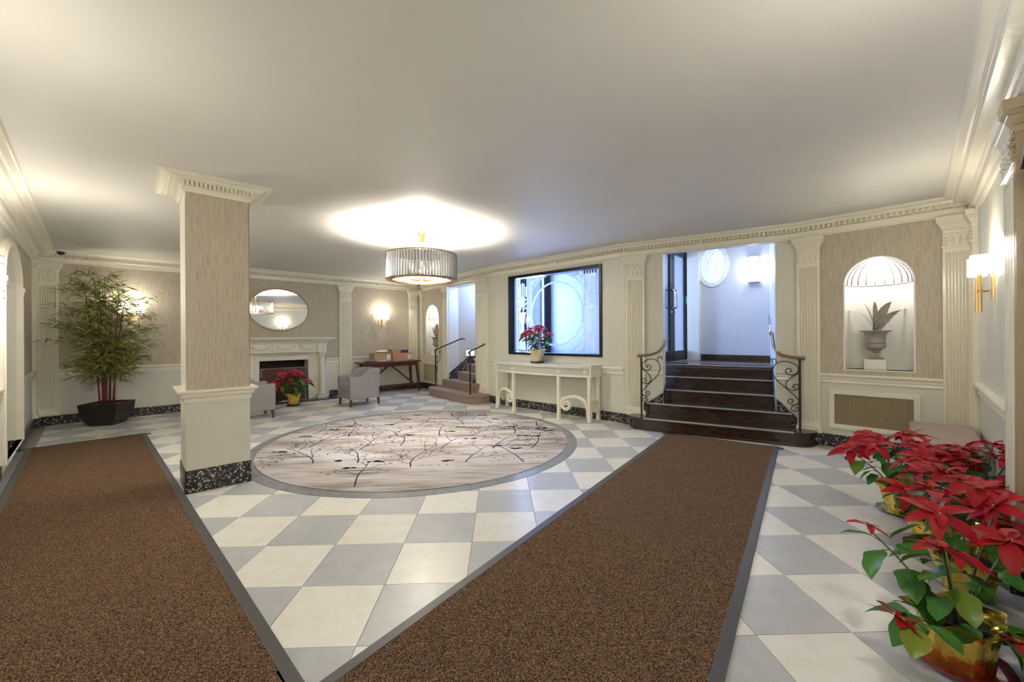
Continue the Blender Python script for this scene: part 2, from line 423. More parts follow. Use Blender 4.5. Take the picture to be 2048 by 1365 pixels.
    def plate(s, outer, holes, y0, y1):
        """polygon in (x,z) with holes, thickness y0..y1"""
        loops = [[Vector((x, z, 0)) for x, z in L] for L in [outer] + holes]
        tri = geometry.tessellate_polygon(loops)
        flat = [p_ for L in loops for p_ in L]; n = len(flat); o = len(s.v)
        s.v += [(p_.x, y0, p_.y) for p_ in flat] + [(p_.x, y1, p_.y) for p_ in flat]
        for a, b, c in tri:
            s.f.append((o + a, o + b, o + c)); s.f.append((o + n + c, o + n + b, o + n + a))
        i = 0
        for L in loops:
            m = len(L)
            for k in range(m):
                a, b = i + k, i + (k + 1) % m
                s.f.append((o + a, o + b, o + n + b, o + n + a))
            i += m
        return s
    def mesh(s, name, m, smooth=False):
        me = bpy.data.meshes.new(name); me.from_pydata(s.v, [], s.f); me.materials.append(m)
        bm = bmesh.new(); bm.from_mesh(me); bmesh.ops.recalc_face_normals(bm, faces=bm.faces); bm.to_mesh(me); bm.free()
        if smooth: me.polygons.foreach_set('use_smooth', [True] * len(me.polygons))
        return me
    def build(s, name, m, parent=None, loc=None, rz=0, smooth=False, bevel=0, seg=2, auto=None):
        me = s.mesh(name, m, smooth)
        if auto is not None:
            me.set_sharp_from_angle(angle=math.radians(auto)) if smooth else None
        o = bpy.data.objects.new(name, me); COL.objects.link(o)
        if parent: o.parent = parent
        if loc is not None: o.location = loc
        if rz: o.rotation_euler = (0, 0, rz)
        if bevel:
            b = o.modifiers.new('bevel', 'BEVEL'); b.width = bevel; b.segments = seg; b.limit_method = 'ANGLE'; b.angle_limit = math.radians(40)
        return o
def tag(o, label=None, cat=None, group=None, kind=None):
    if label: o['label'] = label
    if cat: o['category'] = cat
    if group: o['group'] = group
    if kind: o['kind'] = kind
    return o
def empty(name, loc=(0, 0, 0), rz=0, parent=None):
    o = bpy.data.objects.new(name, None); COL.objects.link(o); o.location = loc; o.rotation_euler = (0, 0, rz); o.empty_display_size = .1
    if parent: o.parent = parent
    return o
def wempty(name, W, s, off=0, z=0):
    return empty(name, W.pt(s, off, z), W.ang)
def copy_tree(o, parent=None):
    c = o.copy(); COL.objects.link(c)
    if parent: c.parent = parent
    for ch in list(o.children): copy_tree(ch, c)
    return c
def wobj(mb, name, m, W, z=0, s=0, **k):
    return mb.build(name, m, None, W.pt(s, 0, z), W.ang, **k)

# ------------------------------------------------------------------ floor
poly = [N, LB, K0, K1, K2, K3, DR]
def offset_poly(P, d):
    out = []; n = len(P)
    for i in range(n):
        a, b, c = Vector(P[i - 1]), Vector(P[i]), Vector(P[(i + 1) % n])
        u1 = (b - a).normalized(); u2 = (c - b).normalized()
        n1 = Vector((-u1.y, u1.x)); n2 = Vector((-u2.y, u2.x))     # left normals, outward for this winding
        bis = (n1 + n2); bis = bis / max(bis.length_squared, 1e-6) * 2
        out.append(tuple(b + bis * d / 1))
    return out
fp = offset_poly(poly, .04)
fl_o = MB().prism([tuple(q) for q in fp], -.12, -.006).build('floor', GROUT)
tag(fl_o, 'checkerboard floor of cream and grey square tiles', None, None, 'structure')
TS = .4577; yaw = .0295; ox, oy = -1.167, 1.823
def grid(c, r):
    gx, gy = c * TS, r * TS
    return (ox + gx * math.cos(yaw) - gy * math.sin(yaw), oy + gx * math.sin(yaw) + gy * math.cos(yaw))
def clip(sub, cl):
    """Sutherland-Hodgman, cl convex counter-clockwise"""
    out = list(sub)
    for i in range(len(cl)):
        a, b = cl[i], cl[(i + 1) % len(cl)]
        inp, out = out, []
        if not inp: return []
        def side(p_): return (b[0] - a[0]) * (p_[1] - a[1]) - (b[1] - a[1]) * (p_[0] - a[0])
        for j in range(len(inp)):
            p_, q = inp[j - 1], inp[j]
            sp, sq = side(p_), side(q)
            if (sp >= 0) != (sq >= 0):
                t = sp / (sp - sq); out.append((p_[0] + (q[0] - p_[0]) * t, p_[1] + (q[1] - p_[1]) * t))
            if sq >= 0: out.append(q)
    return out
CC = Vector((-1.2325, 5.613)); RO = 2.09; RI = 1.965
def area(P): return .5 * sum(P[i - 1][0] * P[i][1] - P[i][0] * P[i - 1][1] for i in range(len(P)))
g = .0016
shared = {}
cellmesh = {}
in_border = lambda q: (Vector(q) - WL.A).dot(WL.n) < .14
for c in range(-22, 16):
    for r in range(-6, 24):
        cs = [grid(c, r), grid(c + 1, r), grid(c + 1, r + 1), grid(c, r + 1)]
        ctr = Vector(((cs[0][0] + cs[2][0]) / 2, (cs[0][1] + cs[2][1]) / 2))
        if all((Vector(q) - CC).length < 2.03 for q in cs): continue
        if ctr.y < .6: continue
        if not (abs(ctr.x) < 1.30 * ctr.y + .6): continue
        k = 1 - 2 * g / TS
        cc = [tuple(ctr + (Vector(q) - ctr) * k) for q in cs]
        P = clip([tuple(q) for q in reversed(fp)] if area(fp) < 0 else [tuple(q) for q in fp], cc)
        # keep clear of the dark border strip along the left wall
        if any(in_border(q) for q in cc):
            a0 = WL.A + WL.n * .14; u = WL.u
            bigclip = [tuple(a0 - u * 5), tuple(a0 + u * 20), tuple(a0 + u * 20 + WL.n * 20), tuple(a0 - u * 5 + WL.n * 20)]
            if area(bigclip) < 0: bigclip.reverse()
            P = clip(P, bigclip)
        if len(P) < 3 or abs(area(P)) < .004: continue
        par = (c + r) % 2
        full = abs(abs(area(P)) - abs(area(cc))) < 1e-5
        if full:
            if par not in cellmesh:
                Q = [tuple(Vector(q) - ctr) for q in cc]
                mb = MB().prism(Q, -.010, 0)
                cellmesh[par] = mb.mesh('tile', TILEG if par else TILEC)
            o = bpy.data.objects.new('tile', cellmesh[par]); COL.objects.link(o); o.location = (ctr.x, ctr.y, 0)
            o.parent = fl_o
        else:
            MB().prism([tuple(Vector(q) - ctr) for q in P], -.010, 0).build('tile', TILEG if par else TILEC, fl_o, (ctr.x, ctr.y, 0))
# dark border strip along the left wall, in slabs
k = 0
s = 3.2
while s < 10.1:
    e = min(s + .6, 10.33)
    q = [WL.pt(s + .002, .0), WL.pt(e - .002, .0), WL.pt(e - .002, .137), WL.pt(s + .002, .137)]
    MB().prism([(p_.x, p_.y) for p_ in q], -.01, .0005).build('border_slab', RINGT, fl_o)
    s += .6
# curved border tiles round the carpet
nseg = 44
def arcseg(r0, r1, a0, a1, m=4):
    return [(r1 * math.cos(a0 + (a1 - a0) * i / m), r1 * math.sin(a0 + (a1 - a0) * i / m)) for i in range(m + 1)] + \
           [(r0 * math.cos(a1 - (a1 - a0) * i / m), r0 * math.sin(a1 - (a1 - a0) * i / m)) for i in range(m + 1)]
rm = MB().prism(arcseg(RI, RO, .0008, 2 * PI / nseg - .0008), -.008, .003).mesh('curved_tile', RINGT)
for k in range(nseg):
    o = bpy.data.objects.new('curved_tile', rm); COL.objects.link(o); o.parent = fl_o
    o.location = (CC.x, CC.y, 0); o.rotation_euler = (0, 0, 2 * PI * k / nseg)

# ------------------------------------------------------------------ round inlaid carpet
rug = empty('round_carpet', (CC.x, CC.y, .0))
tag(rug, 'large round inlaid carpet, taupe and grey streaks with dark branch pattern', 'carpet')
MB().lathe([(RI - .003, -.006), (RI - .003, .009), (1.9, .011), (1.0, .0112), (.001, .0112)], 96).build('pile', CARPET, rug)
br = MB(); br2 = MB()
def ribbon(mb, pts, w0, w1, z=.0125):
    n = len(pts); o = len(mb.v)
    for i, p_ in enumerate(pts):
        d = Vector(pts[min(i + 1, n - 1)]) - Vector(pts[max(i - 1, 0)])
        d = d.normalized() if d.length > 0 else Vector((1, 0)); nn = Vector((-d.y, d.x))
        ww = (w0 + (w1 - w0) * i / (n - 1)) / 2
        for sgn in (1, -1):
            q = Vector(p_) + nn * ww * sgn
            if q.length > RI - .03: q = q * ((RI - .03) / q.length)
            mb.v.append((q.x, q.y, z))
    for i in range(n - 1):
        mb.f.append((o + 2 * i, o + 2 * i + 1, o + 2 * i + 3, o + 2 * i + 2))
def blob(mb, c, r, z=.0127, n=7):
    if Vector(c).length > RI - .05: return
    o = len(mb.v)
    for k in range(n):
        a = 2 * PI * k / n; mb.v.append((c[0] + r * math.cos(a) * 1.6, c[1] + r * math.sin(a), z))
    mb.f.append(tuple(range(o, o + n)))
rb = random.Random(3)
def branch(p0, ang, L, wd, depth):
    pts = [Vector(p0)]; a = ang; n = max(4, int(L / .06)); curl = rb.uniform(-.9, .9) * .2
    for i in range(n):
        a += curl * .35 + rb.uniform(-.16, .16)
        pts.append(pts[-1] + Vector((math.cos(a), math.sin(a))) * L / n)
        if pts[-1].length > RI - .05: break
        if depth > 0 and i > 0 and rb.random() < .42:
            branch(pts[-1], a + rb.choice((-1, 1)) * rb.uniform(.5, 1.1), L * rb.uniform(.35, .6), wd * .6, depth - 1)
        elif depth == 0 and rb.random() < .25:
            blob(br, pts[-1] + Vector((rb.uniform(-.03, .03), rb.uniform(-.03, .03))), .010)
    if len(pts) > 2:
        ribbon(br, pts, wd, wd * .45)
    if depth == 0: blob(br, pts[-1], .011)
for i in range(8):
    for j in range(6):
        x = -1.85 + i * .56 + (j % 2) * .34 + rb.uniform(-.1, .1); y = -1.85 + j * .66 + rb.uniform(-.1, .1)
        if math.hypot(x, y) > RI - .1: continue
        branch((x, y), rb.uniform(1.0, 2.1), rb.uniform(.6, .9), .017, 2)
for i in range(26):                                     # drooping dark flower heads
    a = rb.uniform(0, 2 * PI); r_ = RI * math.sqrt(rb.random()) * .92
    c0 = Vector((r_ * math.cos(a), r_ * math.sin(a)))
    for k in range(7):
        blob(br, c0 + Vector((rb.uniform(-.07, .07), rb.uniform(-.025, .025))), rb.uniform(.014, .026))
for i in range(46):                                     # pale grass-like strands
    a = rb.uniform(0, 2 * PI); r_ = RI * math.sqrt(rb.random()) * .9
    p0 = Vector((r_ * math.cos(a), r_ * math.sin(a))); d = rb.uniform(-.1, .8)
    ribbon(br2, [p0 + Vector((math.cos(d + t * .1), math.sin(d + t * .1))) * t * .16 for t in range(5)], .006, .003, .0119)
for i in range(60):
    a = rb.uniform(0, 2 * PI); r_ = RI * math.sqrt(rb.random()) * .92
    p0 = Vector((r_ * math.cos(a), r_ * math.sin(a))); d = .24 + rb.uniform(-.15, .15)
    ribbon(br, [p0 + Vector((math.cos(d), math.sin(d))) * t * .12 for t in range(4)], .004, .002)
    for k in range(4): blob(br, p0 + Vector((math.cos(d), math.sin(d))) * (.05 + .09 * k) + Vector((0, .012)), .008)
tag(br.build('woven_branches', YARN, rug), kind='stuff')
tag(br2.build('woven_strands', YARN2, rug), kind='stuff')

# ------------------------------------------------------------------ ceiling and walls
cl = MB().prism([tuple(q) for q in offset_poly(poly, .02)], ZC, ZC + .12).build('ceiling', CEIL); tag(cl, kind='structure')
def rect(x0, x1, z0, z1): return [(x0, z0), (x1, z0), (x1, z1), (x0, z1)]
def arch(cx, hw, z0, zs, rise, n=16):
    return [(cx - hw, z0), (cx + hw, z0)] + [(cx + hw * math.cos(PI * i / n), zs + rise * math.sin(PI * i / n)) for i in range(n + 1)]
def ell(cx, cz, a, b, n=40): return [(cx + a * math.cos(2 * PI * i / n), cz + b * math.sin(2 * PI * i / n)) for i in range(n)]
wall_specs = [('wall_back', WBL, [rect(3.10, 4.04, .012, .90)], .15, ZC),
              ('wall_stairs', WA, [arch(.71, .36, .895, 1.86, .36), rect(1.583, 2.785, .002, 2.60)], .27, ZC),
              ('wall_window', WB, [rect(.425, 2.495, 1.055, 2.565)], .14, 3.35),
              ('wall_entrance', WC, [rect(.593, 2.032, .002, 2.655)], .20, 3.35),
              ('wall_niche', WD, [arch(.829, .30, .97, 1.99, .30)], .16, ZC),
              ('wall_right', WR, [], .15, ZC),
              ('wall_left', WL, [arch(7.6, .72, .002, 2.0, .42)], .40, ZC)]
for nm, W, holes, th, top in wall_specs:
    hl = [h for h in holes]
    o = wobj(MB().plate(rect(0, W.len, 0, top), hl, 0, th), nm, WALL, W)
    tag(o, kind='structure')

# baseboards, chair rails
def strip(nm, W, s0, s1, prof, m, **k):
    """prof: list of (off, z)"""
    mb = MB().prismx([(-o_, z) for o_, z in prof], s0, s1)
    return tag(wobj(mb, nm, m, W, **k), kind='structure')
BASE = [(0, 0), (.022, 0), (.022, .145), (.015, .15), (0, .15)]
RAIL = [(0, .79), (.012, .79), (.018, .80), (.014, .825), (.024, .835), (.024, .86), (.045, .875), (.05, .89), (.045, .905), (0, .905)]
RAILB = [(o_, z - .02) for o_, z in RAIL]
for nm, W, segs in [('baseboard_back', WBL, [(0, 2.56), (4.54, 6.98)]), ('baseboard_stairs', WA, [(0, 1.5), (2.95, 3.54)]), ('baseboard_window', WB, [(0, 2.9)]),
                    ('baseboard_entrance', WC, [(0, .45)]), ('baseboard_niche', WD, [(0, 1.59)]), ('baseboard_right', WR, [(0, 7.0)]),
                    ('baseboard_left', WL, [(0, 6.88), (8.32, 10.39)])]:
    for a, b in segs: strip(nm, W, a, b, BASE, TERR)
for k, (W, segs, P) in enumerate([(WBL, [(.27, 2.70), (4.45, 4.77), (5.05, 6.6)], RAIL), (WA, [(.12, 1.33), (2.79, 2.93), (3.30, 3.54)], RAIL),
                    (WB, [(0, 2.9)], RAILB), (WC, [(.33, .59), (2.035, 2.2)], RAIL), (WD, [(.29, 1.35)], RAIL),
                    (WR, [(.24, 2.33), (3.1, 7.0)], RAIL), (WL, [(0, 6.80), (8.40, 10.18)], RAIL)]):
    for a, b in segs: strip('trim_%d' % (k + 1), W, a, b, P, TRIM)
# wallpaper panels
def paper(W, nm, outer, holes=[]):
    o = MB().plate(outer, holes, -.003, .001).build(nm, PAPER, bpy.data.objects[W], None)
    return o
paper('wall_back', 'wallpaper', rect(.27, 4.77, .905, 2.64), [])
paper('wall_back', 'wallpaper', rect(5.05, 6.6, .905, 2.64))
paper('wall_stairs', 'wallpaper', rect(.12, 1.33, .905, 2.64), [arch(.71, .372, .88 + .03, 1.86, .372)])
paper('wall_niche', 'wallpaper', rect(.288, 1.352, .905, 2.64), [arch(.829, .312, .958, 1.99, .312)])
paper('wall_left', 'wallpaper', rect(8.42, 10.2, .905, 2.60))
# crown with dentils along the far walls (mitred sweep)
def sweep(pts, prof, nm, m, closed=False, zoff=0):
    """pts plan polyline with the room on its right; prof (off,z)"""
    mb = MB(); n = len(pts)
    rings = []
    for i in range(n):
        if closed: a, b, c = Vector(pts[i - 1]), Vector(pts[i]), Vector(pts[(i + 1) % n])
        else:
            b = Vector(pts[i]); a = Vector(pts[i - 1]) if i else None; c = Vector(pts[i + 1]) if i < n - 1 else None
        u1 = (b - a).normalized() if a is not None else None; u2 = (c - b).normalized() if c is not None else None
        if u1 is None: u1 = u2
        if u2 is None: u2 = u1
        n1 = Vector((u1.y, -u1.x)); n2 = Vector((u2.y, -u2.x)); bs = n1 + n2; bs = bs * 2 / bs.length_squared
        rings.append([(b.x + bs.x * o_, b.y + bs.y * o_, z) for o_, z in prof])
    m_ = len(prof); o0 = 0
    for R in rings: mb.v += R
    for i in range(n if closed else n - 1):
        j = (i + 1) % n
        for k in range(m_):
            k2 = (k + 1) % m_
            mb.f.append((i * m_ + k, j * m_ + k, j * m_ + k2, i * m_ + k2))
    if not closed:
        mb.f.append(tuple(range(m_))); mb.f.append(tuple((n - 1) * m_ + k for k in range(m_ - 1, -1, -1)))
    return mb.build(nm, m)
def cyma(o0, z0, o1, z1, n=6):
    return [(o0 + (o1 - o0) * (t - math.sin(2 * PI * t) / (2 * PI) * .8), z0 + (z1 - z0) * (t + math.sin(2 * PI * t) / (2 * PI) * .6)) for t in [i / n for i in range(n + 1)]]
CR = [(-.005, ZB), (.022, ZB), (.026, 2.645), (.018, 2.655), (.022, 2.705), (.040, 2.715), (.022, 2.722), (.022, 2.764), (.066, 2.766), (.066, 2.778)] + cyma(.07, 2.78, .13, 2.822) + [(.135, ZC + .01), (-.005, ZC + .01)]
crown = tag(sweep([LB, K0, K1, K2, K3, DR], CR, 'trim_10', TRIM), kind='structure')
dm = MB()
for W in (WBL, WA, WB, WC, WD):
    k = int(W.len / .05)
    for i in range(k):
        s = (i + .5) * W.len / k
        if W is WC and False: continue
        a = W.pt(s - .013, .020); b = W.pt(s + .013, .020); c = W.pt(s + .013, .062); d = W.pt(s - .013, .062)
        dm.prism([(q.x, q.y) for q in (a, b, c, d)], 2.722, 2.764)
tag(dm.build('dentils', TRIM, crown), kind='stuff')
# large crown along the side walls
CRL = [(-.005, 2.60), (.02, 2.60), (.03, 2.615), (.03, 2.645), (.055, 2.655), (.062, 2.68), (.05, 2.69), (.05, 2.72), (.075, 2.735), (.085, 2.75), (.15, 2.755), (.16, 2.765), (.155, 2.775)] + cyma(.165, 2.775, .235, 2.82) + [(.245, ZC + .01), (-.005, ZC + .01)]
c2 = tag(sweep([DR, N], CRL, 'trim_11', TRIM), kind='structure')
c3 = tag(sweep([N, LB], CRL, 'trim_12', TRIM), kind='structure')
# herringbone frieze pieces
hb = MB()
for i in range(150):
    s = i * .03
    for (z0, z1, d) in ((2.688, 2.705, .018), (2.705, 2.722, -.018)):
        a = WR.pt(s + (d if d > 0 else 0), .048); b = WR.pt(s + .012 + (d if d > 0 else 0), .048)
        a2 = WR.pt(s + (0 if d > 0 else -d), .048); b2 = WR.pt(s + .012 + (0 if d > 0 else -d), .048)
        nn = WR.n * .014
        def V(p_, z, o_=0): return (p_.x + nn.x * o_, p_.y + nn.y * o_, z)
        hb.hexa([V(a, z0), V(b, z0), V(b2, z1), V(a2, z1)], [V(a, z0, 1), V(b, z0, 1), V(b2, z1, 1), V(a2, z1, 1)])
tag(hb.build('herringbone_frieze', TRIM, c2), kind='stuff')

# ------------------------------------------------------------------ arched doorway recess in the left wall
am = MB().plate(arch(7.6, .80, .15, 2.0, .50, 24), [arch(7.6, .72, .15 + 1e-3, 2.0, .42, 24)], -.045, .001)
am.plate(arch(7.6, .765, .15, 2.0, .465, 24), [arch(7.6, .722, .151, 2.0, .422, 24)], -.06, .001)
for s in (6.84, 8.36): am.box(s - .06, s + .06, -.075, 0, 1.97, 2.02).box(s - .05, s + .05, -.065, 0, 1.93, 1.97)
ao = tag(wobj(am, 'trim_13', TRIM, WL), kind='structure')
rb_ = MB().box(6.7, 8.5, .40, .46, 0, 2.83)
tag(wobj(rb_, 'wall_recess', TRIM, WL), kind='structure')
tag(wobj(MB().box(6.88, 8.32, 0, .40, -.01, .0), 'floor_threshold', RINGT, WL), kind='structure')
for s0, s1 in ((6.86, 6.885), (8.315, 8.34)):
    tag(wobj(MB().box(s0, s1, -.02, .4, 0, .15), 'baseboard_recess', TERR, WL), kind='structure')

# ------------------------------------------------------------------ pilasters
def pilaster(W, s0, s1, label, z0=.15, ztop=ZB, proj=.045, m=None, fl=7, side=False):
    m = m or TRIM
    wdt = s1 - s0; c = (s0 + s1) / 2
    t = wempty('pilaster', W, c, 0, 0)
    tag(t, label, 'pilaster', 'fluted cream pilasters' if m is TRIM else None)
    hw = wdt / 2
    MB().box(-hw - .02, hw + .02, -proj - .03, 0, 0, z0).build('plinth', TERR, t, bevel=.003)
    b = MB().box(-hw - .018, hw + .018, -proj - .02, 0, z0, z0 + .06)
    b.box(-hw - .008, hw + .008, -proj - .01, 0, z0 + .06, z0 + .085)
    b.build('base', m, t, bevel=.008, seg=3)
    zc = 2.30
    # shaft : plain, fluted, plain
    zA, zB2 = z0 + .085, zc
    fz0, fz1 = zA + .05, zB2 - .05
    def prof(d):
        P = [(-hw, 0), (-hw, -proj)]
        if d:
            g0 = wdt * .09; gw = (wdt - 2 * g0) / fl
            for i in range(fl):
                x = -hw + g0 + gw * i; a = gw * .16
                for k in range(5):
                    th = PI * k / 4
                    P.append((x + a + (gw - 2 * a) * (1 - math.cos(th)) / 2, -proj + .019 * d * math.sin(th) + 0))
        P += [(hw, -proj), (hw, 0)]
        return [(x, y) for x, y in P]
    mb = MB().prism(prof(0), zA, fz0).prism(prof(1), fz0, fz1).prism(prof(0), fz1, zB2)
    mb.build('shaft', m, t)
    # capital: astragal, flaring bell, abacus
    cp = MB().box(-hw - .012, hw + .012, -proj - .012, 0, zc, zc + .022)
    lv = [(0, zc + .022), (.0, zc + .16), (.008, zc + .2), (.03, zc + .25), (.045, zc + .275)]
    for (e0, za), (e1, zb) in zip(lv, lv[1:]):
        cp.hexa([(-hw - e0, -proj - e0, za), (hw + e0, -proj - e0, za), (hw + e0, 0, za), (-hw - e0, 0, za)],
                [(-hw - e1, -proj - e1, zb), (hw + e1, -proj - e1, zb), (hw + e1, 0, zb), (-hw - e1, 0, zb)])
    cp.box(-hw - .05, hw + .05, -proj - .05, 0, zc + .275, ztop)
    ca = cp.build('capital', m, t, bevel=.004)
    # acanthus leaves, little volutes and egg row
    ac = MB()
    nl = 4
    for i in range(nl):
        x = -hw + wdt * (i + .5) / nl
        for k, (zz, yy, ww) in enumerate([(zc + .04, .002, .022), (zc + .07, .012, .026), (zc + .10, .016, .020), (zc + .115, .026, .010)]):
            ac.sphere((x, -proj - yy * .5, zz), ww * .62, 6, 4, .9)
    for i in range(nl + 3):
        x = -hw + wdt * (i + .5) / (nl + 3); ac.sphere((x, -proj - .005, zc + .185), .012, 6, 4, 1.5)
    for x in (-hw * .8, hw * .8, 0): ac.sphere((x, -proj - .004, zc + .145), .014, 6, 4, .8)
    tag(ac.build('carved_leaves', m, ca, smooth=True), kind='stuff')
    return t
pilaster(WBL, .05, .275, 'fluted cream pilaster in the corner beside the bamboo plant')
pilaster(WBL, 4.77, 5.05, 'fluted cream pilaster between fireplace and parcel table')
pilaster(WBL, 6.62, 6.85, 'fluted cream pilaster behind the right end of parcel table')
pilaster(WA, .03, .16, 'slim fluted cream pilaster between parcel table and small niche', fl=4)
pilaster(WA, 1.35, 1.575, 'fluted cream pilaster left of the carpeted stairs')
pilaster(WA, 2.93, 3.28, 'fluted cream pilaster between carpeted stairs and etched window')
pilaster(WC, .05, .33, 'fluted cream pilaster between etched window and dark entrance steps')
pilaster(WD, .05, .288, 'fluted cream pilaster between dark entrance steps and urn niche')
pilaster(WD, 1.352, 1.56, 'fluted cream pilaster right of the urn niche behind the bench')
pilaster(WR, .03, .235, 'slim cream pilaster turning the corner beside the brass sconce', fl=3)
pilaster(WR, 2.48, 2.86, 'fluted cream pilaster at right edge beside the tan pilaster', proj=.06)
pilaster(WR, 2.865, 2.93, 'tan pilaster with flared capital at the right edge', m=TAN, proj=.062, fl=1)  # narrow tan strip for the side face of the cream pilaster
pilaster(WL, 10.19, 10.36, 'slim fluted cream pilaster on side wall near the bamboo', fl=4)

# ------------------------------------------------------------------ square column
pc = empty('square_column', (-2.905, 3.63, 0), math.radians(43))
tag(pc, 'square papered column with dentilled crown and black terrazzo base', 'column')
a = .49
def ringbox(mb, e, z0, z1, e2=None):
    e2 = e if e2 is None else e2
    return mb.hexa([(-e, -e, z0), (a + e, -e, z0), (a + e, a + e, z0), (-e, a + e, z0)], [(-e2, -e2, z1), (a + e2, -e2, z1), (a + e2, a + e2, z1), (-e2, a + e2, z1)])
ringbox(MB(), .008, 0, .205).build('stone_base', TERR, pc, bevel=.004)
ringbox(MB(), .0, .205, .83).build('lower_shaft', WALL, pc)
cap = MB(); ringbox(cap, .004, .80, .815, .01); ringbox(cap, .012, .815, .85); ringbox(cap, .018, .85, .865, .03); ringbox(cap, .032, .865, .90, .036); ringbox(cap, .058, .90, .925)
cap.build('chair_rail', TRIM, pc, bevel=.004)
ringbox(MB(), -.004, .925, 2.72).build('upper_shaft', WALL, pc)
for f in range(2):
    o = MB().box(.004, a - .004, -.0035, .0, .925, 2.70).build('wallpaper_panel', PAPER, pc)
    if f: o.location = (a, 0, 0); o.rotation_euler = (0, 0, PI / 2)
    o.location.z = 0
cc_ = MB()
ringbox(cc_, .012, 2.70, 2.715, .016); ringbox(cc_, .02, 2.715, 2.745); ringbox(cc_, .034, 2.745, 2.752); ringbox(cc_, .034, 2.752, 2.782); ringbox(cc_, .082, 2.782, 2.79)
pr_ = cyma(.10, 2.79, .17, 2.825)
for (o1, z1), (o2, z2) in zip(pr_, pr_[1:]): ringbox(cc_, o1, z1, z2, o2)
ringbox(cc_, .18, 2.822, ZC + .005)
cco = cc_.build('crown', TRIM, pc)
dmesh = MB().box(-.011, .011, -.03, 0, 2.750, 2.784).mesh('dentil', TRIM)
for side in range(4):
    for i in range(17):
        o = bpy.data.objects.new('dentil', dmesh); COL.objects.link(o); o.parent = cco
        t = -.03 + (a + .06) * (i + .5) / 17
        q = [(t, -.034), (a + .034, t), (a - t, a + .034), (-.034, a - t)][side]
        o.location = (q[0], q[1], 0); o.rotation_euler = (0, 0, side * PI / 2)

# ------------------------------------------------------------------ etched window and vestibule beyond
win = wempty('window_1', WB, 0, 0, 0); tag(win, 'dark framed etched glass window with circle design above the console table', kind='structure')
s0, s1, z0, z1 = .405, 2.515, 1.035, 2.585
MB().plate(rect(s0, s1, z0, z1), [rect(s0 + .05, s1 - .045, z0 + .045, z1 - .055)], -.03, .15).build('window_frame', BLACK, win, bevel=.004)
MB().box(s0 + .04, s1 - .04, .070, .076, z0 + .04, z1 - .04).build('glass_pane', GLASS, win)
def ann(mb, cx, cz, r0, r1, a0=0, a1=2 * PI, y0=.064, y1=.07, n=64, clipx=None):
    n = max(4, int(n * (a1 - a0) / (2 * PI))); P = []
    for i in range(n):
        t0, t1 = a0 + (a1 - a0) * i / n, a0 + (a1 - a0) * (i + 1) / n
        q = [(cx + r * math.cos(t), cz + r * math.sin(t)) for r, t in ((r0, t0), (r1, t0), (r1, t1), (r0, t1))]
        if any(z > z1 - .06 or z < z0 + .05 for x, z in q): continue
        if clipx and any(x < clipx[0] or x > clipx[1] for x, z in q): continue
        mb.prismy(q, y0, y1)
cx_, cz_ = 1.515, 1.80
e = MB(); ann(e, cx_, cz_, .565, .60); e.build('etched_ring', FROST, win)
e = MB()
ann(e, cx_, cz_, .735, .75, clipx=(.93, 2.10)); ann(e, cx_, cz_, .77, .778, clipx=(.93, 2.10))
for x in (.87, .905, .93, 2.095, 2.12, 2.15): e.box(x - .006, x + .006, .064, .07, z0 + .05, z1 - .06)
for x in (.50, .53, .56, 2.36, 2.39, 2.42, 2.45): e.box(x - .008, x + .008, .064, .07, z0 + .05, z1 - .06)
e.build('etched_border', FROST, win)
for qx, qz in ((-1, 1), (1, 1), (-1, -1), (1, -1)):      # scroll leaves in the corners
    e = MB(); ccx, ccz = cx_ + qx * .48, cz_ + qz * .62
    path = [(ccx + qx * r * math.cos(t) * 1.0, ccz + qz * r * math.sin(t)) for r, t in [(.10 - .012 * i, i * .75) for i in range(8)]]
    for (xa, za), (xb, zb) in zip(path, path[1:]):
        e.beam((xa, .067, za), (xb, .067, zb), .016, .006) if abs(xa - xb) > 1e-4 else None
    for k in range(5):
        t = .3 + k * .45; x = ccx + qx * .12 * math.cos(t) * 1.1 - qx * .05; z = ccz + qz * .12 * math.sin(t) - qz * .05
        e.prismy([(x + .045 * math.cos(u) * (1 if i % 2 else .5), z + .03 * math.sin(u)) for i, u in enumerate([PI * j / 4 for j in range(8)])], .064, .07)
    e.build('etched_scroll', FROST, win)
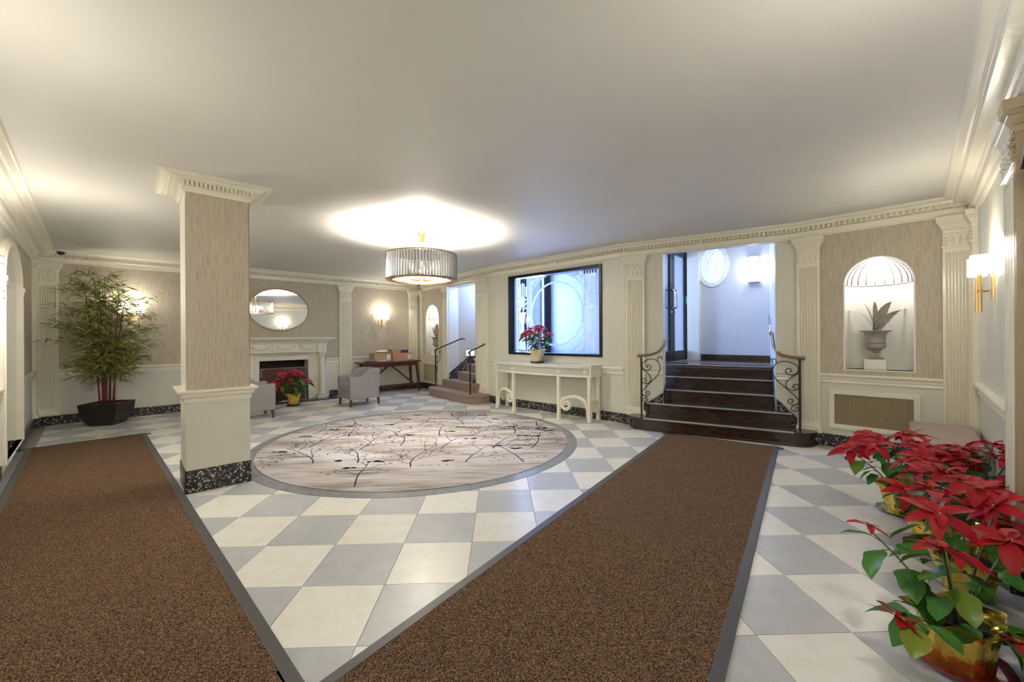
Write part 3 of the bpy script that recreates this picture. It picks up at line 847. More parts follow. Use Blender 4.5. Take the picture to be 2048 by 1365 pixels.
for cxp in (.70, 2.255):                                   # stylised shell columns
    e = MB()
    for i in range(9):                                     # shell fan
        t = PI * (i + .5) / 9
        pts = []
        for r, wv in ((.05, .008), (.14, .022), (.20, .026), (.225, .0)):
            pts.append((r, wv))
        d = Vector((math.cos(t), math.sin(t))); nn = Vector((-d.y, d.x)); c0 = Vector((cxp, 1.90))
        P = [c0 + Vector((d.x * r * .52, d.y * r * 1.35)) + nn * wv * .55 for r, wv in pts] + [c0 + Vector((d.x * r * .52, d.y * r * 1.35)) - nn * wv * .55 for r, wv in reversed(pts)]
        e.prismy([(q.x, q.y) for q in P], .064, .07)
    ann(e, cxp, 2.02, .125, .135, 0, PI)
    e.prismy([(cxp - .10, 1.86), (cxp + .10, 1.86), (cxp + .07, 1.80), (cxp + .035, 1.62), (cxp + .045, 1.45), (cxp - .045, 1.45), (cxp - .035, 1.62), (cxp - .07, 1.80)], .064, .07)
    e.prismy([(cxp - .05, 1.43), (cxp + .05, 1.43), (cxp + .09, 1.12), (cxp - .09, 1.12)], .064, .07)
    for x, zt in ((-.09, 2.36), (-.045, 2.42), (0, 2.44), (.045, 2.42), (.09, 2.36)):
        e.box(cxp + x - .012, cxp + x + .012, .064, .07, 2.16, zt)
        e.lathe([(.018, 0), (.018, .006)], 8) if False else None
    for x in (-.12, .12): e.box(cxp + x - .006, cxp + x + .006, .064, .07, z0 + .05, z1 - .06)
    for k in range(5): e.box(cxp - .11 + k * .05, cxp - .085 + k * .05, .064, .07, 1.085, 1.11)
    e.build('etched_shell_column', FROST, win)
e = MB()
for k in range(5): e.box(2.12 + k * .055, 2.145 + k * .055, .062, .07, z1 - .12, z1 - .06)
e.build('black_tab_row', BLACK, win)

# vestibule behind the window (its floor is the raised landing)
FZ = .90
far = MB().plate(rect(-.76, 6.2, FZ - .1, 3.35), [ell(3.52, 2.73, .215, .345)], 0, .12)
fw = far.build('wall_vestibule', WALLB, None, WB.pt(0, -2.39), WB.ang); tag(fw, kind='structure')
PORCH = mat('porch_dimming_tone', (.20, .23, .28), .6)
MB().box(-.70, 2.75, -.012, 0, FZ, 3.33).build('dimming_panel', PORCH, fw)  # added dark panel, its colour holds down the daylight on this wall
MB().box(1.55, 1.75, -.05, -.012, FZ, 3.33).build('white_post', TRIMW, fw)
cl2 = MB().box(-.76, 6.2, 0, 2.6, 3.33, 3.42).build('ceiling_vestibule', CEIL, None, WB.pt(0, 0), WB.ang); tag(cl2, kind='structure')
def fr_world(W, pts): return [tuple(W.pt(s_, o_).xy) for s_, o_ in pts]
# side wall of the landing, running outwards from the right jamb
V = Wall(tuple(WC.pt(2.032, -.19).xy), tuple(WC.pt(2.032, -2.3).xy))
sw = wobj(MB().box(0, V.len, -.12, 0, .0, 3.35), 'wall_landing', WALLB, V); tag(sw, kind='structure')
sw.location = V.pt(0, 0, 0)
ol = MB().box(-.76, -.70, .29, 2.5, .8, 3.4).build('wall_street', WALLB, None, WB.pt(0, 0), WB.ang); tag(ol, kind='structure')
tag(MB().prism([(-.76, .42), (.0, .29), (.0, .14), (.03, .14), (.03, .36), (-.76, .48)], .8, 3.35).build('wall_porch', WALLB, None, WB.pt(0, 0), WB.ang), kind='structure')
vl = wempty('added_ceiling_light', WB, 3.75, -1.2, 0); tag(vl, 'added unseen round ceiling light above the raised landing', 'ceiling light')  # unseen fixture, added to brighten the landing
MB().lathe([(.17, 3.33), (.18, 3.31), (.16, 3.27)], 24).build('rim', CHROME, vl)
MB().lathe([(.16, 3.275), (.12, 3.255), (.001, 3.245)], 24).build('diffuser', SHADE2, vl, smooth=True)
light('vestibule_fill', 'AREA', WB.pt(3.75, -1.2, 3.235), 3.2, (.50, .64, 1.0), .3)  # added fill light for the landing
# oval window in the far wall
ov = MB()
ow = empty('window_2', WB.pt(0, -2.39), WB.ang); tag(ow, 'deep oval window with pierced lattice glass high on vestibule wall', kind='structure')
n_ = 48
MB().plate(ell(3.52, 2.73, .285, .415, n_), [ell(3.52, 2.73, .212, .342, n_)], -.03, .001).build('oval_molding', TRIMW, ow, bevel=.01, seg=3)
tn = MB(); R0 = ell(3.52, 2.73, .214, .344, n_)
o_ = len(tn.v)
tn.v += [(x, 0, z) for x, z in R0] + [(x, .42, z) for x, z in R0]
tn.f += [(i, (i + 1) % n_, n_ + (i + 1) % n_, n_ + i) for i in range(n_)]
tn.build('reveal', TRIMW, ow, smooth=True)
lt = MB()
for k in range(4):
    f_ = 1 - k * .25
    if f_ <= 0: continue
    for i in range(n_):
        t0, t1 = 2 * PI * i / n_, 2 * PI * (i + 1) / n_
        lt.beam((3.52 + .21 * f_ * math.cos(t0), .40, 2.73 + .34 * f_ * math.sin(t0)), (3.52 + .21 * f_ * math.cos(t1), .40, 2.73 + .34 * f_ * math.sin(t1)), .012, .01)
for i in range(12):
    t0 = 2 * PI * i / 12
    lt.beam((3.52 + .05 * math.cos(t0), .40, 2.73 + .08 * math.sin(t0)), (3.52 + .21 * math.cos(t0), .40, 2.73 + .34 * math.sin(t0)), .012, .01)
lt.build('lattice', TRIMW, ow)
MB().plate(ell(3.52, 2.73, .214, .344, n_), [], .41, .416).build('glass_pane', FROST, ow)
# white door jamb and skirting on the landing
tag(MB().box(3.08, 3.30, 2.27, 2.39, FZ, 3.33).build('trim_14', TRIM, None, WB.pt(0, 0), WB.ang), kind='structure')
tag(MB().box(3.30, 5.2, 2.365, 2.39, FZ, FZ + .12).build('baseboard_landing', STONE, None, WB.pt(0, 0), WB.ang), kind='structure')

# glazed entrance doors across the vestibule (plane s = 3.03)
D2 = Wall(tuple(WB.pt(3.03, -.14).xy), tuple(WB.pt(3.03, -2.30).xy))
def glazed_door(nm, W, x0, x1, hside, lab):
    t = wempty(nm, W, 0, 0, FZ); tag(t, lab, kind='structure')
    h = 2.13
    MB().plate(rect(x0, x1, .01, h), [rect(x0 + .10, x1 - .10, .20, h - .12)], -.025, .025).build('door_frame', BLACK, t, bevel=.003)
    MB().box(x0 + .12, x1 - .12, -.004, .004, .23, h - .11).build('glass_pane', GLASS, t)
    hx = x1 - .07 if hside > 0 else x0 + .07
    for sg in (-1, 1):
        MB().tube([(hx, sg * .025, 1.0), (hx, sg * .075, 1.0), (hx, sg * .085, 1.03), (hx, sg * .085, 1.30), (hx, sg * .075, 1.33), (hx, sg * .025, 1.33)], .011, 8).build('handle', CHROME if sg < 0 else BLACK, t, smooth=True)
    MB().tube([(hx, -.045, .92), (hx, .045, .92)], .02, 10).build('lock', CHROME, t)
glazed_door('door_1', D2, .60, 1.455, 1, 'nearer leaf of the dark framed glazed doors at top of dark steps')
glazed_door('door_2', D2, 1.465, 2.23, -1, 'farther leaf of the dark framed glazed doors at top of dark steps')
fr_ = MB().box(.50, .59, -.05, .05, FZ, 3.33).box(.59, 2.24, -.05, .05, FZ + 2.15, FZ + 2.23)
tag(wobj(MB().box(-.02, .50, -.04, .04, FZ, 3.33).box(.50, 2.25, -.03, .03, FZ + 2.23, 3.33), 'wall_vestibule_end', WALLB, D2), kind='structure')
tag(wobj(fr_, 'door_frame_surround', BLACK, D2), kind='structure')
tag(wobj(MB().box(2.20, 2.225, -.045, -.026, FZ + 1.12, FZ + 1.26), 'door_access_reader', GREENLED, D2), 'small green lit access reader on glazed door frame', 'access reader')
# outer street doors
D3 = Wall(tuple(WB.pt(-.42, -.37).xy), tuple(WB.pt(-.42, -2.38).xy))
glazed_door('door_3', D3, .12, .98, 1, 'outer street door nearer leaf seen through etched window')
glazed_door('door_4', D3, 1.0, 1.88, -1, 'outer street door farther leaf seen through etched window')
tag(wobj(MB().box(0, .11, -.05, .05, FZ, 3.33).box(1.89, 2.01, -.05, .05, FZ, 3.33).box(.11, 1.89, -.05, .05, FZ + 2.14, FZ + 2.24), 'door_frame_street', BLACK, D3), kind='structure')

# ------------------------------------------------------------------ entrance steps (C frame, local x along wall, y outward)
st = wempty('entrance_steps', WC, 0, 0, 0)
tag(st, 'dark polished stone entrance steps with sheen-lightened nosings and rounded bottom step', 'steps')
R = .18
def rounded(x0, x1, yf, yb, rad, n=8):
    P = [(x1, yb), (x0, yb)]
    P += [(x0 + rad - rad * math.cos(PI / 2 * i / n), yf + rad - rad * math.sin(PI / 2 * i / n)) for i in range(n + 1)]
    P += [(x1 - rad + rad * math.sin(PI / 2 * i / n), yf + rad - rad * math.cos(PI / 2 * i / n)) for i in range(n + 1)]
    return P
MB().prism(rounded(.15, 2.44, -.355, .02, .22), 0, R - .035).build('riser', STONE, st)
MB().prism(rounded(.13, 2.46, -.385, .02, .24), R - .035, R).build('tread', STONE, st, bevel=.006)
MB().prism(rounded(.13, 2.46, -.372, .02, .235), 0, .035).build('foot_molding', STONE, st, bevel=.006)
MB().box(.38, 2.2, -.391, -.355, R - .013, R + .003).build('nosing_strip', NOSE, st)
fronts = [-.08, .26, .57, .86]
xs = [(.34, 2.22), (.45, 2.05), (.30, 2.05), (.0, 2.05)]
xs[1] = (.30, 2.04); xs[2] = (.0, 2.04); xs[3] = (-.6, 2.04)
for k, (y, (x0, x1)) in enumerate(zip(fronts, xs)):
    zt = R * (k + 2)
    nxt = (fronts[k + 1] if k < 3 else 1.2) + .03
    x0c, x1c = (x0, x1)
    cuts = [x0c, x0c + (x1c - x0c) * (.33 if k % 2 else .62), x1c]
    yy = y
    if k == 0:
        MB().box(x0 + .03, x1 - .03, y + .03, .0, R, zt - .03).build('riser', STONE, st)
        MB().box(x0, x1, y, 0, zt - .035, zt).build('tread', STONE, st, bevel=.005)
        MB().box(.595, 2.03, 0, .3, zt - .035, zt).build('tread', STONE, st)
        MB().box(x0 + .02, x1 - .02, y - .005, y + .03, zt - .013, zt + .003).build('nosing_strip', NOSE, st)
    else:
        lo = .2 if True else 0
        for a_, b_ in zip(cuts, cuts[1:]):
            MB().box(a_ + .001, b_ - .001, y + .03, y + .06, R * (k + 1), zt - .035).build('riser', STONE, st)
        MB().box(x0, x1, y + .0605, y + .10, R * (k + 1) - .1, zt - .036).build('core', STONE, st)
        MB().box(x0, x1, y, nxt, zt - .035, zt).build('tread', STONE, st, bevel=.005)
        MB().box(x0 + .01, x1 - .005, y - .005, y + .03, zt - .013, zt + .003).build('nosing_strip', NOSE, st)
MB().box(.31, .34, -.05, 0.0, R, .36).build('end_cap', STONE, st)
# landing slab, brown stone, reaching under the doors and the vestibule
LP = [tuple(WC.pt(-.6, -.86).xy), tuple(WC.pt(2.05, -.86).xy), tuple(WC.pt(2.05, -2.35).xy), tuple(WB.pt(-.74, -2.4).xy), tuple(WB.pt(-.74, -.44).xy), tuple(WB.pt(0, -.30).xy), tuple(WB.pt(0, -.14).xy), tuple(WB.pt(2.4, -.14).xy)]
tag(MB().prism(LP, FZ - .05, FZ - .001).build('floor_landing', mat('brown_landing_stone', (.16, .12, .10), .3, var=.2, vscale=6)), kind='structure')
# terrazzo stringers beside the steps
for (x0, x1) in ((.36, .59), (2.036, 2.26)):
    sg = 1 if x0 < 1 else -1
    P = [(x0, R), (x1, R)] + ([(x1, .52), (x0, .36)] if sg > 0 else [(x1, .30), (x0, .54)])
    o = MB().prismy(P, -.022, 0).build('stringer', TERR, None, WC.pt(0, 0), WC.ang); o.name = 'baseboard_steps'; tag(o, kind='structure')
tag(MB().prismx([(.0, .36), (.2, .5), (1.0, 1.02), (1.0, .87), (.3, .36)], 2.018, 2.03).build('baseboard_landing', TERR, None, WC.pt(0, 0), WC.ang), kind='structure')
tag(MB().prismx([(.0, .36), (.0, .55), (.2, .66), (.2, .36)], .594, .606).build('baseboard_jamb', TERR, None, WC.pt(0, 0), WC.ang), kind='structure')

# ------------------------------------------------------------------ wrought iron railings
def spiral(c, r0, r1, a0, turns, n=26):
    return [(c[0] + (r0 + (r1 - r0) * i / n) * math.cos(a0 + turns * 2 * PI * i / n), c[1] + (r0 + (r1 - r0) * i / n) * math.sin(a0 + turns * 2 * PI * i / n)) for i in range(n + 1)]
def scroll_panel(t, d, sc_=1.0, h=.90):
    """panel in the vertical plane through the post along unit plan vector d (towards the wall)"""
    k = .00133 * sc_
    def P(pts, n=6): return bez([Vector(((1740 - x) * k * d[0], (1740 - x) * k * d[1], h - .02 - (y - 352) * k)) for x, y in pts], n)
    r_ = .0062
    paths = [[(1505, 372), (1500, 352), (1525, 343), (1548, 356), (1550, 385), (1528, 430), (1523, 485), (1548, 548), (1610, 612), (1690, 688), (1738, 745)],
             [(1555, 392), (1590, 370), (1660, 372), (1722, 410), (1728, 455), (1700, 492), (1655, 497), (1626, 468), (1640, 440), (1668, 440), (1674, 462), (1656, 468)],
             [(1730, 478), (1665, 530), (1628, 590), (1650, 640), (1705, 645), (1736, 612), (1712, 588), (1686, 602), (1692, 622), (1708, 618)],
             [(1738, 728), (1722, 775), (1680, 792), (1646, 768), (1656, 738), (1684, 742), (1684, 764), (1668, 762)],
             [(1738, 775), (1700, 792), (1672, 820), (1682, 846), (1716, 850), (1732, 826), (1712, 812), (1700, 828)]]
    for q in paths:
        MB().tube(P(q, 5), r_, 6).build('iron_scroll', IRON, t, smooth=True)
def railing(W, s_, off, zb, top, label, d_local, railpts, panel=True, sc_=1.0):
    t = wempty('stair_railing', W, s_, off, zb)
    tag(t, label, 'railing')
    MB().box(-.012, .012, -.012, .012, 0, top).build('post', IRON, t, bevel=.002)
    MB().tube(bez([Vector(q) for q in railpts], 6), .019 if sc_ > .9 else .015, 8).build('handrail', RAILM if sc_ > .9 else IRON, t, smooth=True)
    if panel: scroll_panel(t, d_local, sc_, top)
    return t
# local coordinates: x along wall, y outwards (away from room), z above the post foot
railing(WC, 2.285, .09, R, .90, 'right-hand wrought iron scroll railing beside the urn niche pilaster'.replace('right-hand ', ''), (-1, .15),
        [(.03, 0, .885), (.045, 0, .91), (0, .0, .912), (-.12, .02, .925), (-.22, .08, .96), (-.27, .2, 1.05), (-.285, .42, 1.22)])
railing(WC, .336, .29, R, .90, 'wrought iron scroll railing beside the etched window pilaster', (.83, .55),
        [(-.03, 0, .885), (-.045, 0, .91), (0, 0, .912), (.12, .06, .925), (.22, .15, .97), (.27, .26, 1.05), (.30, .42, 1.16)], sc_=.98)
# separate upper wall handrail on the landing side
ur = wempty('wall_handrail', WC, 1.99, -.40, 0)
tag(ur, 'short bright metal handrail above the bend of the bronze rail', 'handrail')
MB().tube([(0, .0, 1.42), (0, .25, 1.50), (0, .75, 1.70)], .016, 8).build('rail', CHROME, ur, smooth=True)
MB().box(-.02, .02, -.03, .01, 1.385, 1.43).build('end_bracket', BRONZE, ur, bevel=.004)
MB().tube([(0, .1, 1.45), (.02, .1, 1.41), (.04, .1, 1.41)], .007, 6).build('bracket', BRONZE, ur)
railing(WA, .0, 0, R, .88, 'thin black iron railing in front of the small niche', (.62, .25),
        [(-.02, 0, .86), (0, 0, .885), (.15, .06, .95), (.4, .25, 1.07), (.5, .45, 1.16), (.52, .52, 1.14)], sc_=.75).location = WA.pt(1.42, .28, R)
railing(WA, .0, 0, R, .90, 'thin black iron railing on the near side of carpeted stairs', (-.3, .9),
        [(0, -.03, .84), (0, -.04, .88), (0, 0, .90), (.02, .2, .98), (.04, .42, 1.08)], panel=False, sc_=.75).location = WA.pt(3.20, .40, R)

# ------------------------------------------------------------------ carpeted side stairs
cs = wempty('carpeted_stairs', WA, 0, 0, 0)
tag(cs, 'brown carpeted side stairs curving up behind the wall opening', 'stairs')
def cstep(P, z0, z1, nm='step'):
    MB().prism(P, z0, z1 - .05).build(nm, STAIRC, cs)
    # thicker rounded nosing slab
    c = Vector((sum(x for x, y in P) / len(P), sum(y for x, y in P) / len(P)))
    Q = [(c.x + (x - c.x) * 1.015, c.y + (y - c.y) * 1.03) for x, y in P]
    MB().prism(Q, z1 - .055, z1).build('tread', STAIRC, cs, bevel=.018, seg=3)
cstep(rounded(1.28, 3.38, -.52, -.03, .33), 0, .18)
cstep(rounded(1.52, 3.0, -.17, .0, .04), .18, .36)
MB().box(1.60, 2.77, 0, .27, .002, .36).build('step', STAIRC, cs)
def WAl(x, y):    # world plan -> local of WA frame (x along, y outward)
    d = Vector((x, y)) - WA.A; return (d.dot(WA.u), -d.dot(WA.n))
cstep([WAl(-1.36, 10.08), WAl(-.80, 9.10), WAl(-.55, 9.3), WAl(-.9, 10.19)], .30, .54)
cstep([WAl(-1.14, 10.19), WAl(-.76, 9.36), WAl(-.66, 9.4), WAl(-.7, 10.19)], .50, .72)
cstep([WAl(-.92, 10.19), WAl(-.72, 9.6), WAl(-.5, 9.7), WAl(-.1, 10.19)], .68, .90)
tag(MB().box(-1.40, .12, 10.20, 10.32, 0, 3.0).build('wall_stairwell', WALLB), kind='structure')
tag(MB().box(-.84, -.78, .27, 1.75, 0, 3.0).build('wall_stairwell', WALLB, None, WB.pt(0, 0), WB.ang), kind='structure')
tag(MB().prism([(-1.5, 10.4), (.3, 10.4), (-.95, 8.95)], 2.84, 2.95).build('ceiling_stairwell', CEIL), kind='structure')
tag(MB().prismy([(-1.33, .40), (-1.33, .70), (-1.1, .88), (-.9, .94), (-.05, .94), (-.05, .6), (-1.1, .5)], 10.18, 10.20).build('baseboard_stairwell', TERR), kind='structure')
P = [(1.585, .36), (1.585, .62)]
tag(MB().prismx([(-.0, .15), (-.0, .50), (.27, .68), (.27, .15)], 1.575, 1.60).build('baseboard_stairwell', TERR, None, WA.pt(0, 0), WA.ang), kind='structure')
tag(MB().prismx([(-.15, .0), (-.15, .30), (.02, .52), (.25, .55), (.25, .0)], 2.765, 2.79).build('baseboard_stairwell', TERR, None, WA.pt(0, 0), WA.ang), kind='structure')
sl = empty('step_light', (-1.16, 10.19, .90)); tag(sl, 'small lit rectangular wall light above the carpeted stairs', 'wall light')
MB().box(0, .24, -.03, 0.01, 0, .17).build('frame', CHROME, sl, bevel=.004)
MB().box(.02, .22, -.034, -.028, .02, .15).build('diffuser', LEDP, sl)

# ------------------------------------------------------------------ niches, radiator grilles
def niche(W, cx, hw, z0, zs, lab, nm, energy):
    t = wempty(nm, W, cx, 0, 0); tag(t, lab, 'niche')
    mb = MB(); n = 20
    prof = []
    o = 0
    for i in range(n + 1):
        a_ = PI * i / n
        mb.v.append((-hw * math.cos(a_), hw * .92 * math.sin(a_) + .001, z0)); mb.v.append((-hw * math.cos(a_), hw * .92 * math.sin(a_) + .001, zs))
    for i in range(n): mb.f.append((2 * i, 2 * i + 2, 2 * i + 3, 2 * i + 1))
    k = len(mb.v)
    mb.v += [(-hw * math.cos(PI * i / n), hw * .92 * math.sin(PI * i / n) + .001, z0) for i in range(n + 1)]
    mb.f.append(tuple(range(k, k + n + 1)))
    mb.build('alcove', TRIMW, t, smooth=False)
    d = MB(); m = 10; nr = 11 * 4                        # ribbed half dome, flutes between ribs
    for j in range(m + 1):
        b = (PI / 2) * j / m
        for i in range(nr + 1):
            a_ = PI * i / nr
            rr = hw * (1 + .045 * abs(math.sin(PI * 11 * i / nr)) * math.cos(b * .9))
            rr = min(rr, hw * 1.05)
            d.v.append((-rr * math.cos(b) * math.cos(a_), rr * .92 * math.cos(b) * math.sin(a_) + .001, zs + hw * math.sin(b)))
    for j in range(m):
        for i in range(nr): d.f.append((j * (nr + 1) + i, j * (nr + 1) + i + 1, (j + 1) * (nr + 1) + i + 1, (j + 1) * (nr + 1) + i))
    d.build('shell_dome', TRIMW, t, smooth=True)
    for i in range(1, 11):
        a_ = PI * i / 11
        pts = [(-hw * math.cos(PI / 2 * j / 8) * math.cos(a_) * .995, hw * .92 * math.cos(PI / 2 * j / 8) * math.sin(a_) * .985, zs + hw * .99 * math.sin(PI / 2 * j / 8)) for j in range(8)]
        MB().tube(pts, [.006, .004], 5).build('rib', URN if False else mat('shell_rib_grey', (.30, .295, .285), .5), t, smooth=True)
    MB().tube([(-hw * math.cos(PI * i / 22), hw * .92 * math.sin(PI * i / 22) * .985, zs - .004 - .008 * abs(math.sin(PI * i / 2))) for i in range(23)], .007, 5).build('scalloped_edge', mat('shell_rib_grey', (.30, .295, .285), .5), t, smooth=True)
    # thin frame on the wall face
    MB().plate(arch(0, hw + .014, z0 - .014, zs, hw + .014, 24), [arch(0, hw, z0, zs, hw, 24)], -.008, .002).build('frame', TRIMW, t)
    p_ = W.pt(cx, -hw * .35, zs + hw * .72)
    MB().lathe([(.045, zs + hw * .80), (.05, zs + hw * .82), (.05, zs + hw * .86)], 16, (0, hw * .35)).build('downlight', PUCK, t)
    light('niche_lamp', 'POINT', W.pt(cx, -hw * .30, zs + hw * .60), energy * .11, (1, .96, .90), .04)
    return t
niche(WD, .829, .30, .97, 1.99, 'arched white niche with ribbed shell dome holding the larger urn', 'shell_niche', 9)
niche(WA, .71, .36, .895, 1.86, 'small distant arched white niche left of the carpeted stairs', 'shell_niche', 7)
def grille(W, x0, x1, z0, z1, lab, fw=.055):
    t = wempty('radiator_grille', W, 0, 0, 0); tag(t, lab, 'radiator grille')
    MB().plate(rect(x0, x1, z0, z1), [rect(x0 + fw, x1 - fw, z0 + fw, z1 - fw)], -.03, .0).build('frame', TRIM, t, bevel=.006)
    sb = MB(); n = int((x1 - x0 - 2 * fw) / .012)
    P = []
    for i in range(n * 2 + 1):
        P.append((x0 + fw + (x1 - x0 - 2 * fw) * i / (2 * n), -.010 - (.006 if i % 2 else 0)))
    P += [(x1 - fw, -.002), (x0 + fw, -.002)]
    sb.prism(P, z0 + fw, z1 - fw)
    sb.build('ribbed_screen', GRILLE, t)
    return t
grille(WD, .372, 1.18, .235, .71, 'wide bronze radiator grille with cream frame below the larger niche')
grille(WA, .15, 1.12, .17, .72, 'small bronze radiator grille with cream frame below the small niche')

# ------------------------------------------------------------------ urns with metal agave leaves
def urn(loc, rz, lab, sc_=1.0, block=True):
    t = empty('agave_urn', loc, rz); tag(t, lab, 'urn'); t.scale = (sc_,) * 3
    zb = 0
    if block:
        MB().box(-.10, .10, -.10, .10, 0, .12).build('white_block', TRIMW, t, bevel=.003); zb = .12
    prof = [(.075, 0), (.078, .015), (.06, .022), (.045, .035), (.028, .06), (.024, .075), (.036, .085), (.030, .095), (.045, .11)]
    MB().lathe([(r_, z + zb) for r_, z in prof], 24).build('foot', URN, t, smooth=True, auto=40)
    MB().lathe([(.045, .11 + zb), (.08, .13 + zb), (.092, .155 + zb), (.093, .175 + zb), (.086, .19 + zb)], 48, fn=lambda a_, z: 1 + .05 * abs(math.sin(a_ * 10))).build('gadrooned_bowl', URN, t, smooth=True)
    MB().lathe([(.086, .19 + zb), (.094, .195 + zb), (.088, .205 + zb), (.086, .25 + zb), (.094, .30 + zb), (.115, .325 + zb), (.15, .335 + zb), (.152, .343 + zb), (.13, .345 + zb), (.09, .34 + zb), (.085, .30 + zb), (.001, .30 + zb)], 32).build('flared_rim', URN, t, smooth=True, auto=35)
    specs = [(170, .27, .29, .07, -.16), (150, .13, .37, .08, -.03), (95, .03, .38, .045, .0), (40, .16, .37, .09, .02), (15, .24, .27, .10, .03), (0, .33, .30, .035, .15), (-60, .12, .30, .06, .05), (200, .2, .28, .05, 0)]
    for ang, out, hh, wd, bend in specs:
        a_ = math.radians(ang); d = Vector((math.cos(a_), -abs(math.sin(a_)) * .4 if ang > 0 else .25)); d.normalize()
        side = Vector((-d.y, d.x)) if ang not in (40, 15) else Vector((1, 0)).lerp(Vector((-d.y, d.x)), .3)
        vs = []; fs = []; n = 14
        for i in range(n + 1):
            u = i / n; ww = wd / 2 * (math.sin(PI * min(1, .18 + u * .86)) ** .8) * (1 if i < n else .02)
            if i % 2 and 1 < i < n - 1: ww *= 1.13
            c = Vector((d.x, d.y)) * (out * (u ** 1.25)) ; z = zb + .31 + hh * math.sin(u * PI / 2 * .95)
            sd = side.normalized() * ww
            for sg, dy in ((1, 0), (0, .008), (-1, 0)):
                vs.append((c.x + sd.x * sg, c.y + sd.y * sg + dy, z))
            for sg, dy in ((1, .004), (0, .013), (-1, .004)):
                vs.append((c.x + sd.x * sg, c.y + sd.y * sg + dy, z))
        for i in range(n):
            b_ = i * 6; c_ = b_ + 6
            for k in (0, 1): fs.append((b_ + k, b_ + k + 1, c_ + k + 1, c_ + k)); fs.append((b_ + 3 + k, c_ + 3 + k, c_ + 4 + k, b_ + 4 + k))
            fs.append((b_, c_, c_ + 3, b_ + 3)); fs.append((b_ + 2, b_ + 5, c_ + 5, c_ + 2))
        MB().add(vs, fs).build('agave_leaf', AGAVE, t, smooth=True, auto=50)
    return t
urn(WD.pt(.80, -.12, .97), WD.ang, 'grey urn of metal agave leaves in the large lit niche', 1.0)
urn(WA.pt(.74, -.10, .895), WA.ang, 'small distant grey urn of metal agave leaves near carpeted stairs', 1.05)

# ------------------------------------------------------------------ sconces
def double_sconce(W, s_, z, lab, en=1.6):
    t = wempty('double_wall_sconce', W, s_, 0, z); tag(t, lab, 'sconce', 'brass sconces with two white shades')
    # z = height of the arms
    MB().box(-.03, .03, -.018, 0, -.06, .14).build('backplate', BRASS, t, bevel=.003)
    MB().tube([(-.11, -.085, .0), (-.05, -.07, 0), (0, -.03, 0), (.05, -.07, 0), (.11, -.085, 0)], .006, 8).build('arm', BRASS, t, smooth=True)
    for x in (-.11, .11):
        MB().tube([(x, -.085, -.17), (x, -.085, .13)], .013, 12).build('brass_rod', BRASS, t)
        MB().lathe([(.015, -.008), (.016, 0), (.015, .008)], 12, (x, -.085)).build('ring', BRASS, t)
        MB().lathe([(.054, .13), (.056, .132), (.056, .275), (.054, .277), (.05, .275), (.05, .132), (.012, .131), (.012, .13)], 24, (x, -.085)).build('shade', SHADE, t, smooth=True, auto=40)
    light('sconce_lamp', 'POINT', W.pt(s_, .20, z + .33), en, WARM, .08)
    return t
double_sconce(WBL, 5.84, 1.72, 'brass sconce with two white shades above the parcel table')
double_sconce(WBL, 1.14, 1.72, 'brass sconce with two white shades glowing behind the bamboo')
double_sconce(WR, 1.38, 1.73, 'large near brass sconce with two white shades left of fluted pilaster')
double_sconce(WR, 4.6, 1.73, 'added unseen brass sconce with two white shades further along side wall', 5)  # out of view, added for more light at the near end
def box_sconce(W, s_, off, z, h, wd, lab, en, inward=1):
    t = wempty('box_wall_sconce', W, s_, off, z); tag(t, lab, 'sconce')
    y = -.10
    MB().box(-wd / 2 + .006, wd / 2 - .006, y, -.01, .02, h - .02).build('diffuser', SHADE2, t, bevel=.01)
    for zz in (0.0, h * .17, h * .80, h - .012): MB().box(-wd / 2, wd / 2, y - .006, 0, zz, zz + .012).build('chrome_band', CHROME, t)
    MB().box(-wd / 2, wd / 2, -.01, 0, 0, h).build('backplate', CHROME, t)
    light('sconce_lamp', 'POINT', W.pt(s_, off + .22, z + h * .5), en, WARM, .08)
    return t
box_sconce(WB, 4.22, -2.39, 2.33, .47, .17, 'rectangular white sconce on the blue grey vestibule wall', .8)
box_sconce(WL, 6.2, 0, 1.75, .38, .12, 'rectangular white sconce at the left edge beside the archway', 6)
box_sconce(WL, 3.2, 0, 1.75, .38, .12, 'added unseen rectangular white sconce on the left side wall nearer the viewer', 4)  # unseen, added to lift the light near the camera

# ------------------------------------------------------------------ drum chandelier
ch = empty('drum_chandelier', (CC.x, CC.y, 0)); tag(ch, 'round drum chandelier of ribbed glass rods with brass canopy', 'chandelier')
MB().lathe([(.065, ZC), (.066, ZC - .015), (.052, ZC - .03), (.046, ZC - .07), (.036, ZC - .125), (.034, ZC - .145), (.02, ZC - .15)], 24).build('canopy', BRASS, ch, smooth=True, auto=40)
MB().tube([(0, 0, ZC - .15), (0, 0, 2.20)], .012, 10).build('down_rod', BRASS, ch)
RD = .465
for z in (2.505, 2.165): MB().lathe([(RD - .012, z), (RD + .012, z), (RD + .012, z + .014), (RD - .012, z + .014), (RD - .012, z)], 72).build('hoop', BRONZE, ch, smooth=False)
rodm = frosted('ribbed_glass_rod', (.15, .15, .147), .05)
rmsh = MB().tube([(RD, 0, 2.175), (RD, 0, 2.508)], .0135, 6).mesh('glass_rod', rodm, True)
for k in range(76):
    o = bpy.data.objects.new('glass_rod', rmsh); COL.objects.link(o); o.parent = ch; o.rotation_euler = (0, 0, 2 * PI * k / 76)
smsh = MB().tube([(RD + .012, 0, 2.175), (RD + .012, 0, 2.508)], .0055, 5).mesh('gap_strip', mat('dark_gap_tone', (.22, .21, .20), .35, .8))  # added strips that darken the gaps between the glass rods
for k in range(76):
    o = bpy.data.objects.new('gap_strip', smsh); COL.objects.link(o); o.parent = ch; o.rotation_euler = (0, 0, 2 * PI * (k + .5) / 76)
